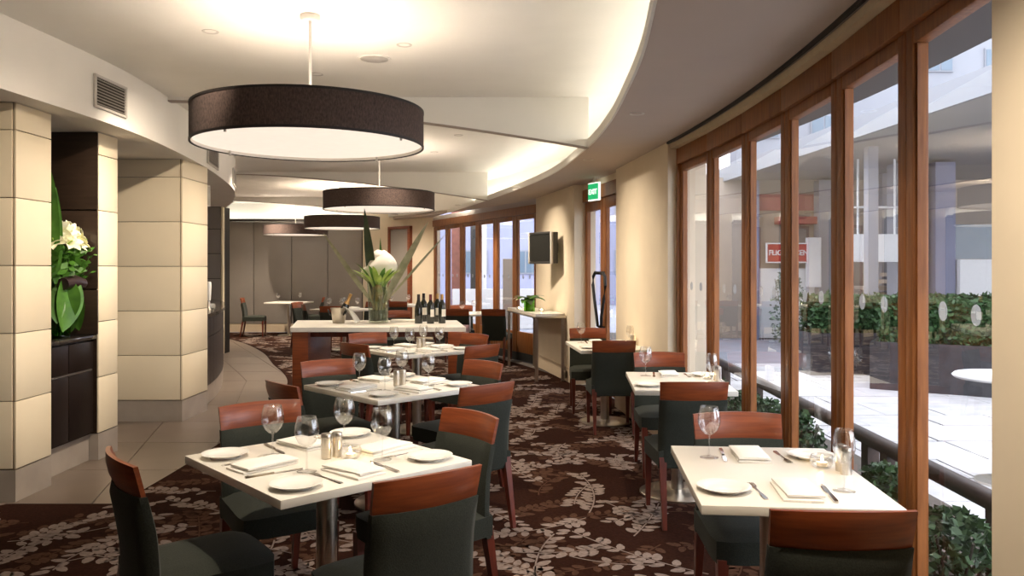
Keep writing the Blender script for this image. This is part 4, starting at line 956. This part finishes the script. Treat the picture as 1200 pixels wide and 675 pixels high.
bm = bmesh.new()                                                    # big white spathe, a cupped hood
NU, NV = 18, 14; G = {}
for i in range(NU+1):
    for j in range(NV+1):
        u, v = i/NU, j/NV; a = PI*(.02 + .96*u); r = .20*(math.sin(PI*(.12 + .80*v)))**.8
        G[i,j] = bm.verts.new((r*math.cos(a)*1.0 + .03*(1 - v) - .01, -r*.6*math.sin(a) + .03*v, .44 + .36*v**.9 - .14*v*u + .02*math.sin(5*u)))
for i in range(NU):
    for j in range(NV): bm.faces.new((G[i,j], G[i+1,j], G[i+1,j+1], G[i,j+1]))
bl = new_obj('white_bloom', finish(bm, 'white_bloom', 'petal_white', True), parent=vz); s_ = bl.modifiers.new('thickness', 'SOLIDIFY'); s_.thickness = .008
for k in range(3):
    bm = bmesh.new(); bmesh.ops.create_icosphere(bm, subdivisions=3, radius=.10)
    for v in bm.verts: v.co *= 1 + .06*math.sin(v.co.x*60)*math.sin(v.co.z*50)
    new_obj('white_bloom', finish(bm, 'white_bloom_mass', 'petal_white', True), parent=vz, loc=((-.05, .05, .0)[k], (.03, .02, .06)[k], (.62, .60, .70)[k]))
for k in range(26):
    a = k*2*PI/26 + .1; o = new_obj('ruff_leaf', leaf_me('ruff_leaf', .24 + .03*(k % 4), .06, 'leaf_lime' if k % 3 else 'leaf_green', .35, .3), parent=vz, loc=(.075*math.cos(a), .075*math.sin(a), .39)); o.rotation_euler = (1.28 - .16*(k % 3), 0, a - PI/2)
for (dx, tilt, L, W, m, az) in ((-.02, -.13, 1.05, .105, 'leaf_dark', 0), (-.06, -.62, .95, .055, 'leaf_sage', 0), (.06, .50, 1.02, .085, 'leaf_sage', 0), (.08, .72, 1.05, .028, 'leaf_sage', 0), (.02, -.03, .72, .05, 'leaf_green', 1)):
    o = new_obj('spear_leaf', leaf_me('spear_leaf', L, W, m, .05, .25, 12, .8), parent=vz, loc=(dx, -.05 if not az else .1, .22)); o.rotation_euler = (PI/2, 0, 0)
    o.rotation_euler = (Matrix.Rotation(tilt, 3, 'Y') @ Matrix.Rotation(PI/2, 3, 'X')).to_euler()
p = P(474, 377, VH); pk = new_obj('menu_stack', box_me('menu_stack', (0, 0, .012), (.30, .20, .022), 'paper', rz=.05, bevel=.003), loc=(p.x, p.y, VH)); tag(pk, 'stack of white menus beside the vase on the serving table', 'menus')

# ------------------------------------------------------------------ lily vase in the niche
q = Vector((-3.325, 5.82, .965))
lv = thing('lily_vase', 'glass cylinder vase of white lilies and broad leaves in the dark niche', 'vase', tuple(q))
new_obj('glass_vase', lathe_me('lily_glass', [(0, .002), (.075, .002), (.078, .01), (.078, .34), (.075, .34), (.072, .014), (0, .012)], 'green_glass', 32, None), parent=lv)
lf = new_obj('wrapped_leaf', leaf_me('wrapped_leaf', .46, .22, 'leaf_green', .1, .3, 12), parent=lv, loc=(.09, -.02, .50)); lf.rotation_euler = (-PI/2 + .2, -.2, PI/2 - .4 + PI)
for k, (x, y, z, L, W, rx, rz, m) in enumerate(((.085, -.05, .46, .36, .20, -1.35, .35, 'leaf_green'), (.08, .07, .44, .40, .18, -1.45, -.1, 'leaf_green'), (.02, -.10, .36, .26, .12, -1.0, .8, 'leaf_green'), (.05, .02, .30, .28, .16, -1.5, .2, 'leaf_green'))):
    o = new_obj('broad_leaf', leaf_me('broad_leaf', L, W, m, .25, .2, 10), parent=lv, loc=(x, y, z)); o.rotation_euler = (Matrix.Rotation(rz + PI, 3, 'Z') @ Matrix.Rotation(rx, 3, 'X')).to_euler()
bm = bmesh.new(); tube(bm, [(.10, -.12, .40), (.11, 0, .415), (.10, .13, .40)], [.045, .05, .042], 14); new_obj('rolled_leaf', finish(bm, 'rolled_leaf', 'dark_leaf_roll', True, .9), parent=lv)['label'] = 'dark rolled leaf band'
for k in range(8):
    a = k*.8; new_obj('flower_stem', tube_me('lily_stem', [(.03*math.cos(a), .03*math.sin(a), .02), (.05*math.cos(a+1), .05*math.sin(a+1), .42), (.12*math.cos(a+1), .16*math.sin(a+1), .62)], .007, 'leaf_green', 6), parent=lv)
pts = [Vector((R.gauss(.02, .07), max(-.25, min(.22, R.gauss(0, .11))), R.uniform(.44, .66))) for _ in range(420)]
o = new_obj('foliage', scatter_leaves('lily_foliage', pts, .075, 'leaf_green', R), parent=lv); o['kind'] = 'stuff'
def lily(loc, dirv, s):
    o = new_obj('lily_flower', None, parent=lv, loc=loc); 
    bm = bmesh.new()
    for k in range(6):
        a = k*PI/3; rows = []
        for i in range(7):
            t = i/6; w = .028*math.sin(PI*min(1, .1 + .88*t))**.8; r = .008 + .085*t**1.3; z = .075*t**.7 - .05*max(0, t-.6)**1.2
            rows.append([bm.verts.new((s*(r*math.cos(a) - e*w*math.sin(a)), s*(r*math.sin(a) + e*w*math.cos(a)), s*(z + abs(e)*.008))) for e in (-1, 0, 1)])
        for a_, b_ in zip(rows, rows[1:]):
            for j in (0, 1): bm.faces.new((a_[j], a_[j+1], b_[j+1], b_[j]))
    me = finish(bm, 'lily_flower', 'petal_cream', True)
    C.objects.unlink(o); bpy.data.objects.remove(o)
    o = new_obj('lily_flower', me, parent=lv, loc=loc); o.rotation_mode = 'QUATERNION'; o.rotation_quaternion = Vector((0, 0, 1)).rotation_difference(Vector(dirv))
    st_ = new_obj('stamens', tube_me('stamens', [(0, 0, 0), (0, 0, .07*s)], .006, 'leaf_lime', 5), parent=o)
for k in range(17):
    a = k*2.4; rr = .035 + .045*(k % 5)/4*2; loc = (.03 + .5*rr*math.cos(a), rr*1.55*math.sin(a), .80 - rr*.95 - .02*(k % 3)); dv = (.45 + .5*math.cos(a), -.25 + .8*math.sin(a), .35 + .25*((k*7) % 3)); s = .92 + .06*(k % 4)
    lily(loc, dv, s)
o = new_obj('sword_leaf', leaf_me('sword_leaf', .78, .12, 'leaf_green', .15, .25, 12, .9), parent=lv, loc=(.03, -.13, .42)); o.rotation_euler = (1.75, 0, .3)
o = new_obj('sword_leaf', leaf_me('sword_leaf', .70, .09, 'leaf_green', .1, .25, 12, .9), parent=lv, loc=(.06, -.14, .40)); o.rotation_euler = (1.62, 0, .5)

# ------------------------------------------------------------------ high table by the pier, plant, tv, exit sign
HT = .884
ht = thing('high_table', 'narrow steel legged high table against the cream pier', 'table', (0, 0, 0))
poly = [(-.065, 12.05), (.309, 10.26), (.69, 10.36), (.345, 11.95)]
new_obj('table_top', prism_me('ht_top', poly, HT - .03, HT, 'table_white'), parent=ht)
bm = bmesh.new()
for a_, b_ in zip(poly, poly[1:] + poly[:1]): tube(bm, [(*a_, HT - .045), (*b_, HT - .045)], .016, 6)
new_obj('steel_frame', finish(bm, 'steel_frame', 'steel', True, .8), parent=ht)
for x, y in ((-.045, 12.0), (.32, 10.30), (.665, 10.395), (.335, 11.88)): new_obj('leg', box_me('leg', (x, y, HT/2 - .02), (.04, .04, HT - .045), 'steel'), parent=ht)
p = P(628, 363.2, HT); px = Vector((.24, 10.95, HT))
pp = thing('potted_plant', 'small green plant in a lime glass cube on the high table', 'plant', tuple(px))
new_obj('glass_cube', box_me('glass_cube', (0, 0, .085), (.15, .15, .17), 'green_glass', bevel=.01), parent=pp)
new_obj('leaf_lining', box_me('leaf_lining', (0, 0, .068), (.11, .11, .12), 'leaf_lime', bevel=.01), parent=pp)
for k in range(12):
    a = k*2.4; o = new_obj('leaf', leaf_me('plant_leaf', .20 + .02*(k % 4), .12, 'leaf_green' if k % 4 else 'leaf_dark', .6 + .1*(k % 3), .15), parent=pp, loc=(.02*math.cos(a), .02*math.sin(a), .14)); o.rotation_euler = (.95 - .12*(k % 5), 0, a)
place('tealight', b_tealight, (.10, 11.3, HT), 0, 'lit tealight left of the plant on the high table', 'tealights')
place('tealight', b_tealight, (.40, 10.75, HT), 0, 'lit tealight right of the plant on the high table', 'tealights')
tv = thing('television', 'small silver edged television on a bracket on the cream pier', 'television', (.385, 10.72, 1.75), math.radians(-58))
new_obj('body', box_me('body', (0, .05, 0), (.56, .09, .42), 'tv_body', bevel=.01), parent=tv)
new_obj('screen', box_me('screen', (0, -.004, .0), (.50, .012, .36), 'tv_screen'), parent=tv)
for s in (-1, 1):
    new_obj('bezel_side', box_me('bezel_side', (s*.265, -.002, 0), (.032, .03, .43), 'metal_white', bevel=.004), parent=tv)
    new_obj('bezel_edge', box_me('bezel_edge', (0, -.002, s*.2), (.5, .03, .03), 'tv_body', bevel=.004), parent=tv)
new_obj('wall_bracket', box_me('wall_bracket', (.03, .16, 0), (.12, .14, .12), 'near_black'), parent=tv)
ex = thing('exit_sign', 'green illuminated EXIT sign hanging from the soffit', 'sign', (.945, 9.2, 2.365), math.radians(-62))
new_obj('housing', box_me('housing', (0, .012, 0), (.225, .026, .21), 'exit_white', bevel=.004), parent=ex)
new_obj('green_face', box_me('green_face', (0, -.006, 0), (.20, .006, .18), 'exit_green'), parent=ex)
o = new_obj('lettering', text_mesh('EXIT', .085, 'exit_white', .002), parent=ex, loc=(0, -.012, -.005)); o.rotation_euler = (PI/2, 0, 0)
new_obj('hanger', box_me('hanger', (0, .012, .135), (.03, .02, .07), 'metal_white'), parent=ex)
so_ = thing('power_outlet', 'dark power outlet low on the baseboard of the pier', 'outlet', (.715, 10.30, .10), math.radians(-102))
new_obj('plate', box_me('plate', (0, -.02, 0), (.08, .008, .10), 'outlet', bevel=.002), parent=so_)
new_obj('socket', box_me('socket', (0, -.026, 0), (.04, .006, .05), 'near_black'), parent=so_)
# things on the bar
p = Vector((bp_(9.4) - .12, 9.4, .985))
tp = thing('beer_tap', 'tall pale tap handle on the bar top', 'tap', tuple(p))
new_obj('handle', lathe_me('tap_handle', [(0, .10), (.022, .11), (.030, .28), (.026, .33), (0, .335)], 'ceramic', 18), parent=tp)
new_obj('column', lathe_me('tap_column', [(0, 0), (.03, 0), (.02, .02), (.014, .10), (0, .10)], 'steel', 18), parent=tp)
for k, (dy, dx) in enumerate(((.25, .0), (.42, -.06), (.7, -.02))):
    y = 9.4 + dy; o = new_obj('saucer_stack', lathe_me('saucer_stack', [(0, 0)] + [(r, z) for i in range(5) for r, z in ((.05, i*.008), (.075, i*.008 + .005), (.05, i*.008 + .007))] + [(0, .042)], 'ceramic', 24), loc=(bp_(y) - .15 + dx, y, .985)); tag(o, ('nearest', 'middle', 'farthest')[k] + ' stack of white saucers on the bar top', 'saucers', 'saucer stacks')

# ------------------------------------------------------------------ far tables and chairs
def far_table(cx, cy, a, s, tname, label, n_glass, napkins=True):
    table('dining_table', cx, cy, a, s, s, label)
    for k in range(n_glass):
        an = a + PI/4 + k*2*PI/n_glass; place('glass', b_glass, (cx + .25*math.cos(an), cy + .25*math.sin(an), TH), 0, '%s small wine glass on the %s' % (('left', 'right', 'rear', 'front')[k], tname), 'wine glasses')
        if napkins:
            an += PI/n_glass; place('napkin', b_napkin, (cx + .24*math.cos(an), cy + .24*math.sin(an), TH), an, '%s folded napkin on the %s' % (('left', 'right', 'rear', 'front')[k], tname), 'folded napkins')
T8, T9, T10, T12 = (-3.05, 14.35), (-4.87, 17.35), (-.72, 13.02), (-2.25, 15.9)
far_table(*T8, math.radians(-40), .85, 'far left table', 'white table behind the ice bucket, far left of the room', 4)
far_table(*T9, math.radians(-8), .80, 'table by the back panels', 'lone white table standing against the grey back panels', 2, False)
far_table(*T10, math.radians(25), .75, 'far right table', 'white table beyond the wine bottles near the far folding doors', 2)
far_table(*T12, math.radians(10), .75, 'far middle table', 'white table in front of the dark far door', 2)
T11 = (-1.75, 12.0)
def ch(x, y, tx, ty, lb): chair_xy(x, y, math.atan2(ty - y, tx - x), 'dark ' + lb)
ch(*P(577.7, 362, .84).xy, .1, 14.2, 'chair seen from behind next to the high table')
ch(*P(535, 362, .84).xy, -.7, 14.0, 'chair seen from behind just right of the wine bottles')
ch(*P(541, 357.2, .84).xy, -.75, 12.0, 'chair facing the viewer beyond the table near far doors')
ch(-5.93 + .12, 17.05, -4.87, 17.2, 'lone chair seen side on beside the grey back panels')
ch(-4.15, 17.5, -4.87, 17.35, 'chair right of the table by the grey back panels')
ch(-4.05, 14.9, -3.05, 14.6, 'chair farthest left at the table behind the ice bucket')
ch(-3.72, 14.1, -3.05, 14.35, 'chair second from left at the table behind the ice bucket')
ch(-3.05, 13.35, -3.05, 14.35, 'chair at the near side of the table behind the ice bucket')
ch(-2.62, 15.15, -3.05, 14.35, 'chair at the far side of the table behind the ice bucket')
ch(-2.3, 13.95, -3.05, 14.35, 'chair right of the table behind the ice bucket')
ch(-2.2, 15.2, -2.25, 15.9, 'chair seen from behind at the far middle table')
ch(-1.5, 15.85, -2.25, 15.9, 'chair right of the far middle table')
ch(*P(466, 363.5, .84).xy, -1.55, 10.8, 'chair with lit rail just behind the vase on the serving table')
place('tealight', b_tealight, (T12[0] - .1, T12[1] + .1, TH), 0, 'left lit tealight on the far middle table', 'tealights')
place('tealight', b_tealight, (T12[0] + .12, T12[1] + .1, TH), 0, 'right lit tealight on the far middle table', 'tealights')
